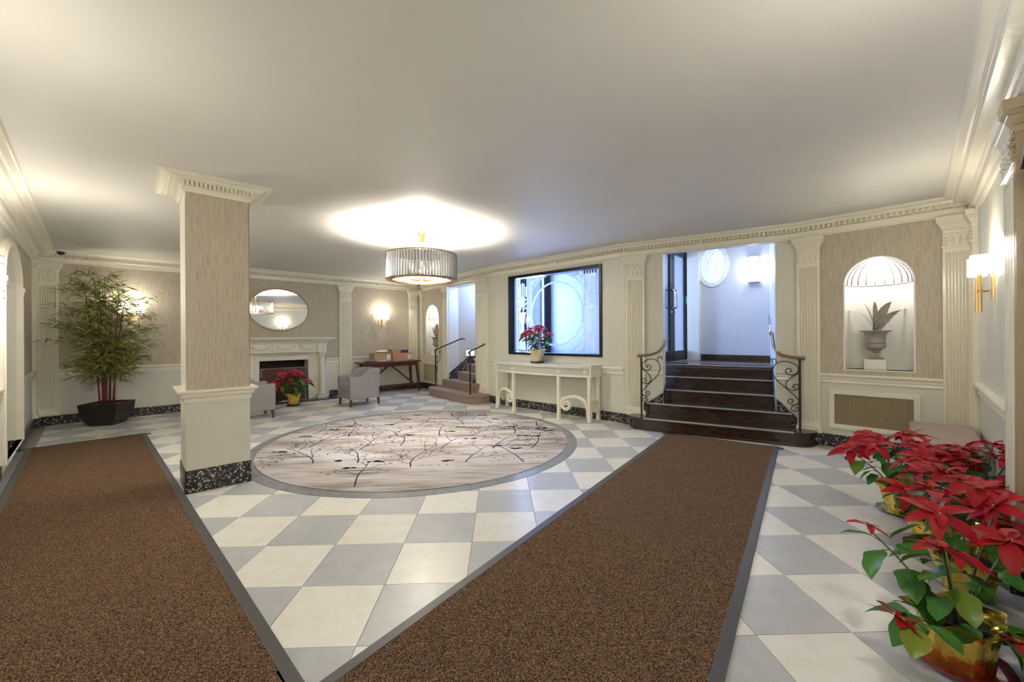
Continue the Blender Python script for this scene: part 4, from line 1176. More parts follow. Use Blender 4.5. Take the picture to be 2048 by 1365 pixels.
MB().lathe([(RD - .02, 2.172), (RD - .02, 2.176), (.14, 2.176), (.14, 2.172), (RD - .02, 2.172)], 64).build('bottom_diffuser', FROSTD, ch)
for k in range(12):
    a_ = 2 * PI * k / 12
    MB().beam((.14 * math.cos(a_), .14 * math.sin(a_), 2.168), (.44 * math.cos(a_), .44 * math.sin(a_), 2.168), .008, .008).build('spoke', BRONZE, ch)
for z, r_ in ((2.166, .14), (2.166, .40)): MB().lathe([(r_ - .006, z), (r_ + .006, z), (r_ + .006, z + .01), (r_ - .006, z + .01), (r_ - .006, z)], 48).build('ring', BRONZE, ch)
sun = MB()
for k in range(40):
    a_ = 2 * PI * k / 40; sun.beam((.03 * math.cos(a_), .03 * math.sin(a_), 2.167), (.135 * math.cos(a_), .135 * math.sin(a_), 2.167), .006, .006)
for k in range(72):
    a_ = 2 * PI * k / 72; sun.beam((.40 * math.cos(a_), .40 * math.sin(a_), 2.167), (.46 * math.cos(a_), .46 * math.sin(a_), 2.170), .007, .006)
tag(sun.build('sunburst_rods', BRONZE, ch), kind='stuff')
for k in range(6):
    a_ = 2 * PI * k / 6 + 4.93; x, y = .17 * math.cos(a_), .17 * math.sin(a_)
    MB().sphere((x, y, 2.36), .03, 12, 8, 1.3).build('bulb', BULB, ch, smooth=True)
    MB().lathe([(.014, 2.29), (.014, 2.33)], 10, (x, y)).build('socket', BRASS, ch)
    MB().beam((0, 0, 2.285), (x, y, 2.285), .01, .008).build('arm', BRASS, ch)
light('chandelier_lamp', 'POINT', (CC.x, CC.y, 2.31), 95, WARM, .10)

# ------------------------------------------------------------------ mirror
mi = wempty('oval_mirror', WBL, 3.5, 0, 2.0); tag(mi, 'oval wall mirror with thin bronze frame above the fireplace', 'mirror')
MB().plate(ell(0, 0, .585, .455, 64), [ell(0, 0, .568, .438, 64)], -.04, -.003).build('frame', BRONZE, mi)
MB().plate(ell(0, 0, .57, .44, 64), [], -.03, -.004).build('mirror_pane', MIRROR, mi)

# ------------------------------------------------------------------ fireplace
fpx = 3.57
fr = wempty('fireplace', WBL, fpx, 0, 0); tag(fr, 'carved cream fireplace surround with columns, swags and dentil shelf', 'fireplace')
MB().plate(rect(-.80, .80, .0, 1.06), [rect(-.475, .475, .0005, .90)], -.10, 0).build('surround', TRIM, fr, bevel=.003)
MB().plate(rect(-.56, .56, .02, .985), [rect(-.475, .475, .021, .90)], -.115, -.10).build('inner_molding', TRIM, fr, bevel=.006)
for x in (-.745, .745):
    c_ = MB().box(x - .10, x + .10, -.22, -.10, .02, .10).lathe([(.078, .10), (.08, .12), (.07, .135), (.063, .15), (.058, .55), (.052, .93), (.06, .94), (.052, .95)], 20, (x, -.16)).box(x - .03, x + .03, -.16, -.1, .1, 1.0)
    co = c_.build('column', TRIM, fr, smooth=False)
    cp_ = MB().lathe([(.054, .95), (.06, .99), (.078, 1.03), (.08, 1.045)], 20, (x, -.16)).box(x - .09, x + .09, -.25, -.1, 1.045, 1.065)
    for k in range(8):
        a_ = 2 * PI * k / 8; cp_.sphere((x + .062 * math.cos(a_), -.16 + .062 * math.sin(a_), .985), .018, 6, 4, 1.2); cp_.sphere((x + .075 * math.cos(a_), -.16 + .075 * math.sin(a_), 1.02), .014, 6, 4)
    cp_.build('capital', TRIM, co)
ez = MB().box(-.84, .84, -.22, 0, 1.065, 1.09).box(-.82, .82, -.20, 0, 1.09, 1.25).box(-.26, .26, -.225, -.2, 1.09, 1.25)
for x in (-.745, .745): ez.box(x - .085, x + .085, -.24, -.2, 1.09, 1.25)
ez.build('frieze', TRIM, fr, bevel=.004)
orn = MB()
for c0, wv in ((0, .17), (-.47, .16), (.47, .16)):          # swags and rosettes
    for i in range(13):
        u = i / 12 * 2 - 1; orn.sphere((c0 + u * wv, -.232 if c0 == 0 else -.207, 1.205 - .07 * (1 - u * u)), .014 + .008 * (1 - abs(u)), 6, 4)
    orn.sphere((c0 - wv, -.232 if c0 == 0 else -.207, 1.215), .022, 8, 5); orn.sphere((c0 + wv, -.232 if c0 == 0 else -.207, 1.215), .022, 8, 5)
for x in (-.745, .745):
    for k in range(6): orn.sphere((x + .03 * math.cos(k * PI / 3), -.245, 1.17 + .04 * math.sin(k * PI / 3)), .014, 6, 4)
tag(orn.build('carved_swags', TRIM, fr, smooth=True), kind='stuff')
dn = MB()
for i in range(58): dn.box(-.85 + i * .0295, -.85 + i * .0295 + .018, -.245, -.2, 1.262, 1.288)
for i in range(40): dn.box(-.56 + i * .0285, -.56 + i * .0285 + .015, -.125, -.1, 1.0, 1.015)
tag(dn.build('dentils', TRIM, fr), kind='stuff')
sh = MB().box(-.86, .86, -.225, 0, 1.25, 1.29)
pf = [(.86, .245, 1.29), (.90, .27, 1.305), (.93, .30, 1.33), (.985, .34, 1.36)]
for (x0, y0, za), (x1, y1, zb) in zip(pf, pf[1:]):
    sh.hexa([(-x0, -y0, za), (x0, -y0, za), (x0, 0, za), (-x0, 0, za)], [(-x1, -y1, zb), (x1, -y1, zb), (x1, 0, zb), (-x1, 0, zb)])
sh.box(-1.0, 1.0, -.35, 0, 1.36, 1.39)
sh.build('mantel_shelf', TRIM, fr, bevel=.003)
BRICKD = mat('dark_firebox_plate', (.055, .022, .016), .5, var=.5, vscale=8, stretch=(6, 6, 1))
fb = MB().box(-.49, .49, .36, .38, 0, .92).box(-.49, -.47, 0, .38, 0, .92).box(.47, .49, 0, .38, 0, .92).box(-.49, .49, 0, .38, .9, .92).box(-.49, .49, 0.0, .38, -.0, .015)
fb.build('firebox', BRICKD, fr)
fs = wempty('fire_screen', WBL, fpx - .02, .13, .02); tag(fs, 'flat dark fire screen with thin metal rim standing in the fireplace', 'fire screen')
MB().plate(rect(-.44, .44, 0, .72), [rect(-.428, .428, .012, .708)], -.008, .004).build('rim', CHROME, fs)
MB().box(-.43, .43, -.002, .0, .01, .71).build('screen_panel', mat('brown_screen_mesh', (.10, .05, .035), .5, .3, var=.4, vscale=10, stretch=(8, 1, .4)), fs)
MB().tube([(.44, 0, 0), (.44, -.12, 0)], .008, 6).tube([(-.44, 0, 0), (-.44, -.12, 0)], .008, 6).build('foot', CHROME, fs)
hs = wempty('hearth_slab', WBL, fpx, 0, 0); tag(hs, 'low dark stone hearth slab on the floor before the fireplace', 'hearth')
MB().box(-1.02, 1.02, -.46, 0, 0.0005, .02).build('slab', TERR, hs, bevel=.004)

# ------------------------------------------------------------------ armchairs
def armchair(W, s_, off, rz, lab):
    t = empty('armchair', W.pt(s_, off, 0), W.ang + rz); tag(t, lab, 'armchair', 'grey armchairs by the fireplace')
    # faces local -x ; U-shaped shell: arms at y = +-, back at +x
    hw, th, rad = .33, .10, .20
    path = []
    L0 = -.33
    path.append((L0, -hw)); path.append((-.1, -hw))
    for i in range(9):
        a_ = -PI / 2 + PI / 2 * i / 8; path.append((.33 - rad + rad * math.cos(a_), -hw + rad + rad * math.sin(a_)))
    for i in range(9):
        a_ = PI / 2 * i / 8; path.append((.33 - rad + rad * math.cos(a_), hw - rad + rad * math.sin(a_)))
    path.append((-.1, hw)); path.append((L0, hw))
    # resample
    P = [Vector(q) for q in path]; pts = []
    for a_, b_ in zip(P, P[1:]):
        n = max(1, int((b_ - a_).length / .05))
        for k in range(n): pts.append(a_ + (b_ - a_) * k / n)
    pts.append(P[-1])
    mb = MB(); rings = []
    for i, q in enumerate(pts):
        d = (pts[min(i + 1, len(pts) - 1)] - pts[max(i - 1, 0)]).normalized(); nin = Vector((-d.y, d.x))
        fx = (q.x - L0) / .66; hh = .60 + .145 * max(0, min(1, (fx - .35) / .5)) ** 1.1 * (3 - 2 * max(0, min(1, (fx - .35) / .5))) / 1.0 if fx > .35 else .60
        hh = min(hh, .745)
        lean = max(0, (fx - .5)) * .14
        sec = [(0, .15), (-.0, .30), (-.0, hh - .05), (.012, hh - .015), (.035, hh), (th - .035, hh), (th - .012, hh - .015), (th, hh - .05), (th, .15)]
        ring = []
        for o_, z in sec:
            v = q + nin * o_ - nin * lean * (z - .15) * .8
            ring.append((v.x, v.y, z))
        rings.append(ring)
    m_ = len(rings[0])
    for r_ in rings: mb.v += r_
    for i in range(len(rings) - 1):
        for k in range(m_):
            k2 = (k + 1) % m_; mb.f.append((i * m_ + k, (i + 1) * m_ + k, (i + 1) * m_ + k2, i * m_ + k2))
    mb.f.append(tuple(range(m_))); mb.f.append(tuple((len(rings) - 1) * m_ + k for k in range(m_)))
    mb.build('arm_and_back_shell', FAB, t, smooth=True, auto=50, bevel=.012)
    MB().box(-.32, .26, -hw + .05, hw - .05, .15, .31).build('seat_base', FAB, t, bevel=.015)
    MB().box(-.34, .22, -hw + th + .002, hw - th - .002, .31, .45).build('seat_cushion', FAB, t, bevel=.035, seg=4)
    for x in (-.29, .27):
        for y in (-.27, .27):
            MB().bar((x * (1.05), y * 1.03, 0), (x, y, .155), .03, .03, .045, .045).build('leg', WOOD, t, bevel=.003)
    return t
armchair(WBL, 4.60, 1.58, 0, 'grey patterned tub armchair between fireplace and parcel table')
armchair(WBL, 2.62, 1.66, PI, 'grey patterned tub armchair half hidden behind the square column')

# ------------------------------------------------------------------ parcel table
tb = wempty('writing_table', WBL, 5.90, 0.05, 0); tag(tb, 'red-brown wooden table with splayed legs under the wall sconce', 'table')
P = [(-.80, -.04)] + [(-.80 - .0, -.10), (-.77, -.50)] + [(-.77 + 1.54 * i / 10, -.50 - .06 * math.sin(PI * i / 10)) for i in range(1, 10)] + [(.77, -.50), (.80, -.10), (.80, -.04)]
MB().prism(P, .755, .785).build('tabletop', WOOD, tb, bevel=.004)
MB().box(-.66, .66, -.46, -.08, .66, .755).build('apron', WOOD, tb)
for x in (-.33, .33):
    d_ = MB().box(x - .28, x + .28, -.472, -.46, .672, .745).build('drawer', WOOD, tb, bevel=.003)
for x in (-.66, .66):
    for y in (-.44, -.10):
        MB().bar((x * 1.10, y * (1.08 if y < -.3 else .6), 0), (x, y, .755), .045, .045, .06, .06).build('leg', WOOD, tb, bevel=.003)
    MB().beam((x * 1.07, -.45, .15), (x * 1.07, -.10, .15), .04, .03).build('side_stretcher', WOOD, tb)
MB().beam((-.70, -.27, .15), (.70, -.27, .15), .05, .03).build('long_stretcher', WOOD, tb)
MB().beam((.66, -.27, .18), (.05, -.27, .66), .035, .035).build('brace', WOOD, tb)
MB().beam((-.66, -.27, .18), (-.05, -.27, .66), .035, .035).build('brace', WOOD, tb)
def carton(W, s_, off, z, w_, d_, h_, lab, m=None, labelp=True, rz=0, nm='parcel_box'):
    t = empty(nm, W.pt(s_, off, z), W.ang + rz); tag(t, lab, 'box')
    MB().box(-w_ / 2, w_ / 2, -d_ / 2, d_ / 2, 0, h_).build('carton', m or KRAFT, t, bevel=.003)
    MB().box(-w_ / 2 - .0006, w_ / 2 + .0006, -.022, .022, -.0 + h_ * .75, h_ + .0008).build('tape', mat('brown_tape', (.42, .27, .13), .25), t)
    if labelp: MB().box(w_ * .22, w_ * .45, -d_ / 2 - .001, -d_ / 2 + .001, h_ * .2, h_ * .8).build('shipping_label', WHITEP, t)
    return t
TZ = .785
carton(WBL, 5.66, .30, TZ, .44, .30, .215, 'brown cardboard parcel with white mailer on top, on the table')
carton(WBL, 6.20, .30, TZ, .56, .32, .20, 'wide brown cardboard parcel with white shipping label on the table')
carton(WBL, 6.04, .30, TZ + .20, .24, .22, .10, 'small brown cardboard box stacked on the wide parcel', labelp=False)
carton(WBL, 6.28, .30, TZ + .20, .22, .16, .075, 'small purple box stacked on the wide parcel', mat('purple_carton', (.12, .03, .16), .35), False, nm='purple_box')
def pillow_pack(W, s_, off, z, w_, d_, h_, lab, m, rz):
    t = empty('mailer_bag', W.pt(s_, off, z), W.ang + rz); tag(t, lab, 'mailer')
    mb = MB(); n = 8
    for sgn in (1, -1):
        o = len(mb.v)
        for i in range(n + 1):
            for j in range(n + 1):
                u, v = i / n * 2 - 1, j / n * 2 - 1
                hz = h_ / 2 + sgn * h_ / 2 * (1 - u ** 4) * (1 - v ** 4) + (.004 * math.sin(7 * u + 3 * v) if abs(u) < 1 and abs(v) < 1 else 0)
                mb.v.append((u * w_ / 2, v * d_ / 2, hz if sgn > 0 or True else 0))
        for i in range(n):
            for j in range(n): mb.f.append((o + i * (n + 1) + j, o + (i + 1) * (n + 1) + j, o + (i + 1) * (n + 1) + j + 1, o + i * (n + 1) + j + 1))
    mb.build('bag', m, t, smooth=True)
    return t
pillow_pack(WBL, 5.70, .30, TZ + .217, .30, .22, .06, 'white padded mailer lying on the taller brown parcel', WHITEP, .2)
pillow_pack(WBL, 5.36, .36, TZ + .001, .30, .20, .035, 'blue and white plastic mailer lying on the table end', mat('blue_mailer_plastic', (.07, .16, .50), .3, var=.9, vscale=9), -.3)
pillow_pack(WBL, 5.62, .495, TZ + .001, .26, .09, .03, 'silver grey plastic mailer lying in front of the brown parcel', mat('grey_mailer_plastic', (.50, .52, .56), .3, var=.2, vscale=12), .05)
ppr = empty('letter', WBL.pt(5.22, .30, TZ + .001), WBL.ang + .4); tag(ppr, 'loose white letter at the left corner of the parcel table', 'letter')
MB().box(-.10, .10, -.06, .06, 0, .004).build('sheet', WHITEP, ppr)

# ------------------------------------------------------------------ console table
ct = wempty('console_table', WB, 1.42, 0.01, 0); tag(ct, 'long cream bowfront console table with scrolled legs under etched window', 'console table')
def bow(x0, x1, y0, bowd, n=16): return [(x0 + (x1 - x0) * i / n, -(y0 + bowd * (1 - (2 * i / n - 1) ** 2))) for i in range(n + 1)]
hwt = 1.10
MB().prism([(hwt, 0), (-hwt, 0)] + bow(-hwt, hwt, .34, .15), .895, .91).build('marble_top', CONST, ct, bevel=.004)
MB().prism([(hwt - .012, 0), (-hwt + .012, 0)] + bow(-hwt + .012, hwt - .012, .325, .15), .86, .895).build('top_molding', TRIM, ct, bevel=.006)
MB().prism([(hwt - .03, -.001), (-hwt + .03, -.001)] + bow(-hwt + .03, hwt - .03, .305, .145), .74, .86).build('apron', CONSG, ct)
MB().prism([(hwt - .02, 0), (-hwt + .02, 0)] + bow(-hwt + .02, hwt - .02, .315, .15), .715, .745).build('lower_molding', TRIM, ct, bevel=.005)
for sg in (-1, 1): MB().box(sg * (hwt - .03) - .015, sg * (hwt - .03) + .015, -.33, -.005, .74, .865).build('apron_end', TRIM, ct)
def bowy(x): return -(.305 + .145 * (1 - (x / (hwt - .03)) ** 2))
for x in (-1.02, -.56, .50, .97):
    rs = MB().lathe([(.001, 0), (.030, 0), (.032, .006), (.026, .012), (.018, .008), (.014, .016), (.001, .018)], 20)
    o = rs.build('rosette', TRIM, ct, smooth=True, auto=40); o.location = (x, bowy(x), .80); o.rotation_euler = (PI / 2, 0, 0)
legx = [(-1.04, -.31), (-.52, -.40), (.50, -.40), (1.04, -.31), (-1.04, -.04), (1.04, -.04)]
for x, y in legx:
    MB().bar((x, y, 0), (x, y, .10), .062, .062, .052, .052).bar((x, y, .10), (x, y, .72), .052, .052, .056, .056).build('leg', TRIM, ct, bevel=.005)
def scroll_br(x, y, dx, dy, L, hgt):
    d = Vector((dx, dy)).normalized()
    ctr = (L * .82, hgt * .62)
    pts = [(.02, .05), (.03, .20)] + [(L * .18, hgt * .88), (L * .5, hgt * 1.03)] + [(ctr[0] + (.105 - .075 * i / 14) * math.cos(PI / 2 - i * 2 * PI * 1.35 / 14), ctr[1] + hgt * .05 + (.105 - .075 * i / 14) * math.sin(PI / 2 - i * 2 * PI * 1.35 / 14)) for i in range(15)]
    P3 = bez([Vector((x + d.x * a_, y + d.y * a_, b_)) for a_, b_ in pts], 3)
    MB().tube(P3, [.034, .025], 8).build('scroll_bracket', TRIM, ct, smooth=True)
scroll_br(1.04, -.31, -1, -.17, .50, .38); scroll_br(1.04, -.31, 0, 1, .22, .34)
scroll_br(-1.04, -.31, 1, -.17, .48, .38); scroll_br(-1.04, -.31, 0, 1, .22, .34)

# ------------------------------------------------------------------ mats
def runner(A, u, v, L, Wd, lab, bw=.055):
    """A corner, u length dir, v width dir"""
    u = Vector(u).normalized(); v = Vector(v).normalized(); A = Vector(A)
    t = empty('entrance_mat', (A.x, A.y, 0)); tag(t, lab, 'mat')
    def Q(a0, a1, b0, b1): return [tuple(u * a + v * b) for a, b in ((a0, b0), (a1, b0), (a1, b1), (a0, b1))]
    MB().prism(Q(0, L, bw, Wd - bw), .0008, .010).build('matting', MATTING, t)
    for q in (Q(-.02, L, 0, bw), Q(-.02, L, Wd - bw, Wd)):
        MB().prism(q, .0006, .012).build('rubber_edge', RUBBER, t, bevel=.003)
    MB().prism(Q(-.012, 0, bw, Wd - bw), .0006, .011).build('end_binding', RUBBER, t)
    for q in (Q(-.02, .08, -.05, 0), Q(-.02, .08, Wd, Wd + .05)):
        MB().prism(q, .0006, .006).build('corner_tab', RUBBER, t)
runner((-5.352, 5.964), (.7219, -.692), (-.692, -.7219), 6.28, 1.13, 'brown ribbed entrance mat along the left wall past the column')
runner((2.19, 5.775), (-.583, -.8125), (.8125, -.583), 5.1, 1.32, 'brown ribbed entrance mat leading to the dark stone steps')
rt = empty('rubber_strip', (-.955, 1.63, 0), math.radians(-42)); tag(rt, 'short loose black rubber strip at the near end between mats', 'rubber strip')
MB().box(-.06, .14, .02, .085, .0006, .010).build('strip', RUBBER, rt, bevel=.003)

# ------------------------------------------------------------------ bench
bn = wempty('upholstered_bench', WR, .80, .27, 0); tag(bn, 'low mauve padded bench against the right side wall'.replace(' right', ''), 'bench')
MB().box(-.62, .62, -.235, .235, .36, .455).build('seat_cushion', BENCHM, bn, bevel=.03, seg=4)
MB().box(-.60, .60, -.22, .22, .30, .36).build('seat_frame', mat('dark_green_frame', (.03, .05, .035), .4), bn, bevel=.005)
for x in (-.55, .55):
    for y in (-.17, .17): MB().bar((x, y, 0), (x, y, .30), .035, .035, .05, .05).build('leg', WOOD, bn)

# ------------------------------------------------------------------ small fixtures
def outlet(W, s_, lab):
    t = wempty('floor_outlet', W, s_, .022, .035); tag(t, lab, 'outlet')
    MB().box(-.06, .06, -.006, 0, 0, .075).build('plate', BRONZE, t, bevel=.002)
    MB().box(-.045, .045, -.009, -.005, .012, .062).build('socket', DARK, t)
outlet(WBL, 1.31, 'dark socket in the terrazzo baseboard right of the bamboo planter')
outlet(WB, 1.68, 'dark socket in the terrazzo baseboard below the console table')
outlet(WL, 9.2, 'dark socket in the terrazzo baseboard of the arched side wall')
def domecam(x, y, lab):
    t = empty('dome_camera', (x, y, ZC)); tag(t, lab, 'security camera')
    MB().lathe([(.085, 0), (.085, -.02), (.07, -.035), (.055, -.035)], 24).build('housing', WHITEP, t)
    MB().sphere((0, 0, -.035), .05, 14, 10).build('lens_dome', DARK, t, smooth=True)
def fl2(px, py, z):
    a_ = (px - 1024) / F; b_ = (py - 673.2) / F
    x = cr * a_ + sr * b_; y = -sr * a_ + cr * b_
    Y = (z - H) / -y; return x * Y, Y
x, y = fl2(121.5, 500, ZC); domecam(x, y, 'white dome security camera on ceiling above the bamboo corner')
domecam(-2.46, 10.85, 'white dome security camera on ceiling above the parcel table end')
sd = wempty('smoke_detector', WB, 1.55, .03, 2.69); tag(sd, 'small white detector on crown molding above etched window', 'detector')
MB().box(-.09, .09, -.03, 0, -.03, .03).build('housing', WHITEP, sd, bevel=.015, seg=3)

# dark pedimented doorcase beyond the tan pilaster
dc = wempty('door_case', WR, 4.02, 0, 0); tag(dc, 'dark pedimented doorcase just beyond the tan pilaster', 'doorcase')
DKW = mat('dark_burgundy_wood', (.03, .012, .014), .3)
MB().box(-.50, -.40, -.08, 0, .15, 2.12).box(.40, .50, -.08, 0, .15, 2.12).box(-.52, .52, -.09, 0, 2.06, 2.16).build('case_frame', DKW, dc, bevel=.004)
pd = MB()
for sg in (-1, 1):
    pd.beam((sg * .62, -.05, 2.16), (0, -.05, 2.44), .10, .05); pd.beam((sg * .60, -.04, 2.11), (0, -.04, 2.38), .08, .02)
pd.box(-.60, .60, -.09, 0, 2.12, 2.16); pd.build('pediment', DKW, dc)
dd = MB()
for i in range(24): dd.box(-.55 + i * .047, -.55 + i * .047 + .025, -.085, -.05, 2.09, 2.12)
tag(dd.build('dentils', DKW, dc), kind='stuff')
MB().box(-.40, .40, -.03, 0, .01, 2.06).build('door_panel', BRONZE, dc)

# ------------------------------------------------------------------ plants
def leaf_mesh(nm, m, L, Wd, droop, fold, seed, lobes=0):
    rr = random.Random(seed); n, k = 12, 4
    vs, fs, uv = [], [], []
    tw = rr.uniform(-.25, .25)
    for i in range(n + 1):
        u = i / n
        half = Wd / 2 * (math.sin(PI * u ** .82) ** .85 if 0 < u < 1 else .0)
        if lobes: half *= 1 + .12 * math.sin(u * 13 + seed)
        th = -droop * u ** 1.5
        # integrate a curved midrib
        x = L * (math.sin(droop * u) / droop if abs(droop) > 1e-3 else u)
        z = -L * ((1 - math.cos(droop * u)) / droop if abs(droop) > 1e-3 else 0)
        for j in range(-k // 2, k // 2 + 1):
            v = j / (k / 2)
            zz = z + fold * abs(v) * half + .05 * half * math.sin(u * 9 + j) + tw * v * half * u
            vs.append((x, v * half, zz)); uv.append((u, .5 + v * .5))
    w_ = k + 1
    for i in range(n):
        for j in range(k): fs.append((i * w_ + j, (i + 1) * w_ + j, (i + 1) * w_ + j + 1, i * w_ + j + 1))
    me = bpy.data.meshes.new(nm); me.from_pydata(vs, [], fs); me.materials.append(m)
    ul = me.uv_layers.new(name='uv')
    for lp in me.loops: ul.data[lp.index].uv = uv[lp.vertex_index]
    me.polygons.foreach_set('use_smooth', [True] * len(me.polygons))
    return me
BR_M = [leaf_mesh('bract', BRACT, 1, .42, .5 + .25 * i, .25, i) for i in range(3)]
BP_M = [leaf_mesh('bract', BRACTP, 1, .46, .5 + .25 * i, .25, i) for i in range(3)]
LF_M = [leaf_mesh('leaf', LEAFG, 1, .58, .5 + .3 * i, .22, 10 + i, 1) for i in range(3)]
def put(me, nm, parent, loc, yaw_, pitch, size, rollv=0):
    o = bpy.data.objects.new(nm, me); COL.objects.link(o); o.parent = parent
    o.location = loc; o.rotation_euler = (rollv, -pitch, yaw_); o.scale = (size, size, size)
    return o
def bract_star(t, c, size, rr, tilt=(0, 0), n1=6, n2=3, meshes=None):
    meshes = meshes or BR_M
    b = empty('bract_star', c, 0, t); b.rotation_euler = (tilt[0], tilt[1], rr.uniform(0, 6))
    for k in range(n1):
        put(rr.choice(meshes), 'bract', b, (0, 0, 0), 2 * PI * k / n1 + rr.uniform(-.25, .25), rr.uniform(.0, .32), size * rr.uniform(.85, 1.12), rr.uniform(-.3, .3))
    for k in range(n2):
        put(rr.choice(meshes), 'bract', b, (0, 0, size * .05), 2 * PI * (k + .5) / n2 + rr.uniform(-.3, .3), rr.uniform(.35, .75), size * rr.uniform(.5, .68), rr.uniform(-.3, .3))
    cm = MB()
    for k in range(5): cm.sphere((rr.uniform(-.012, .012), rr.uniform(-.012, .012), .008), .006, 6, 4)
    cm.build('cyathia', mat('yellow_green_bud', (.35, .32, .05), .5), b)
def foil_pot(t, r0, r1, h, m, seed, ruffle=.13, saucer=None, tall=1.0):
    rr = random.Random(seed); ph = [rr.uniform(0, 6) for _ in range(6)]
    def f(a_, z):
        u = max(0, min(1, z / h)); return 1 + (.02 + ruffle * u ** 4) * math.sin(a_ * 7 + ph[0]) + .03 * math.sin(a_ * 17 + ph[1] + z * 30) + .02 * math.sin(a_ * 29 + ph[2])
    prof = [(r0 * .98, 0), (r0, h * .05), (r0 * 1.05, h * .3), (r1 * .97, h * .72), (r1, h * .82), (r1 * 1.12, h * .92), (r1 * 1.35, h), (r1 * 1.30, h * .995), (r1 * 1.02, h * .88), (r1 * .9, h * .8)]
    MB().lathe(prof, 72, fn=f).build('foil_wrap', m, t, smooth=True, auto=60)
    MB().lathe([(r1 * .93, h * .70), (r1 * .9, h * .80), (.001, h * .82)], 24).build('soil', SOIL, t)
    if saucer:
        MB().lathe([(r0 * 1.3, 0), (r0 * 1.62, .02), (r0 * 1.66, .022), (r0 * 1.3, .006), (.001, .005)], 28, fn=lambda a_, z: 1 + .02 * math.sin(a_ * 20)).build('saucer', saucer, t, smooth=True)
def poinsettia(loc, lab, seed, spread, zlo, zhi, nst, pot=(.085, .12, .22), potm=None, bsize=.13, lsize=.13, targets=None, nleaf=5, saucer=None, meshes=None, group=None, scale_pot=1, core=True):
    rr = random.Random(seed)
    t = empty('poinsettia', loc, 0); tag(t, lab, 'potted plant', group)
    foil_pot(t, *pot, potm or GOLD, seed, saucer=saucer)
    h = pot[2] * .8
    tg = list(targets or [])
    for k in range(nst):
        a_ = 2.39996 * k + rr.uniform(-.2, .2); q = math.sqrt((k + .5) / nst)
        tg.append((spread * q * math.cos(a_), spread * q * math.sin(a_), zhi - (zhi - zlo) * q ** 2 + rr.uniform(-.03, .03), bsize * rr.uniform(.85, 1.15)))
    sm = MB()
    for (x, y, z, bs) in tg:
        r_ = math.hypot(x, y)
        p0 = Vector((x * .12, y * .12, h)); p1 = Vector((x * .55, y * .55, h + (z - h) * .55)); p2 = Vector((x, y, z - .01))
        path = bez([p0, p1, p2], 5); sm.tube(path, [.0055, .0035], 5)
        yaw0 = math.atan2(y, x) if r_ > .02 else rr.uniform(0, 6)
        til = min(.75, r_ * 1.6)
        bract_star(t, (x, y, z), bs, rr, (-math.sin(yaw0) * til, math.cos(yaw0) * til), meshes=meshes)
        for j in range(nleaf):
            u = .35 + .6 * (j + rr.random() * .5) / nleaf
            i = min(len(path) - 1, int(u * (len(path) - 1))); b = path[i]
            ya = yaw0 + rr.uniform(-2.0, 2.0); pe = .045 * rr.uniform(.6, 1.5)
            q = b + Vector((math.cos(ya) * pe, math.sin(ya) * pe, .012)); sm.tube([b, q], [.002, .0018], 4)
            put(rr.choice(LF_M), 'leaf', t, q, ya, rr.uniform(-.55, .25), lsize * rr.uniform(.7, 1.15), rr.uniform(-.4, .4))
    sm.build('stems', STEM, t, smooth=True)
    return t
poinsettia(WBL.pt(3.56, .78, .001), 'red poinsettia in gold foil on the floor before the fireplace', 11, .33, .42, .70, 13, (.085, .125, .26), bsize=.15, lsize=.16, saucer=DARK, nleaf=5, meshes=BP_M)
poinsettia(WB.pt(1.30, .22, .911), 'pinkish red poinsettia in pale gold wrap on the cream console table', 12, .28, .42, .66, 12, (.085, .125, .24), GOLDP, bsize=.14, lsize=.14, saucer=DARK, meshes=BP_M)
gr = 'poinsettias on the floor at the near corner'
poinsettia((3.02, 3.18, .001), 'red poinsettia in gold foil furthest back of the floor group beside the bench', 13, .35, .44, .60, 11, (.09, .12, .22), bsize=.15, lsize=.14, group=gr, saucer=SILVER)
poinsettia((3.42, 2.98, .001), 'red poinsettia in silver wrap against the side wall', 14, .28, .40, .58, 8, (.09, .12, .22), SILVER, bsize=.15, lsize=.15, group=gr)
poinsettia((2.70, 2.62, .001), 'red poinsettia in gold foil in the middle of the floor group', 15, .27, .38, .54, 6, (.09, .13, .22), bsize=.17, lsize=.15, group=gr, saucer=REDDISH)
def T(px, py, Y, base, bs):
    """target relative to a plant base, from a place in the room at depth Y"""
    a_ = (px - 1024) / F; b_ = (py - 673.2) / F
    x = cr * a_ + sr * b_; y = -sr * a_ + cr * b_
    return (x * Y - base[0], Y - base[1], H - y * Y - .001, bs)
b1 = (1.88, 1.73)
poinsettia((b1[0], b1[1], .001), 'nearest leggy red poinsettia in crumpled gold foil and pink saucer', 16, .2, .3, .5, 0, (.10, .118, .21), bsize=.18, lsize=.155, group=gr, saucer=REDDISH, nleaf=6,
           targets=[T(1885, 1100, 1.66, b1, .145), T(1880, 1030, 1.95, b1, .17), T(1735, 1052, 1.95, b1, .085), T(1800, 1240, 1.62, b1, .105), T(2020, 1085, 1.75, b1, .15), T(1990, 1015, 2.05, b1, .15), T(2040, 1290, 1.55, b1, .09)])
poinsettia((2.42, 2.18, .001), 'red poinsettia in gold foil between the nearest and middle plants', 17, .2, .40, .56, 4, (.09, .13, .22), bsize=.16, lsize=.16, group=gr)

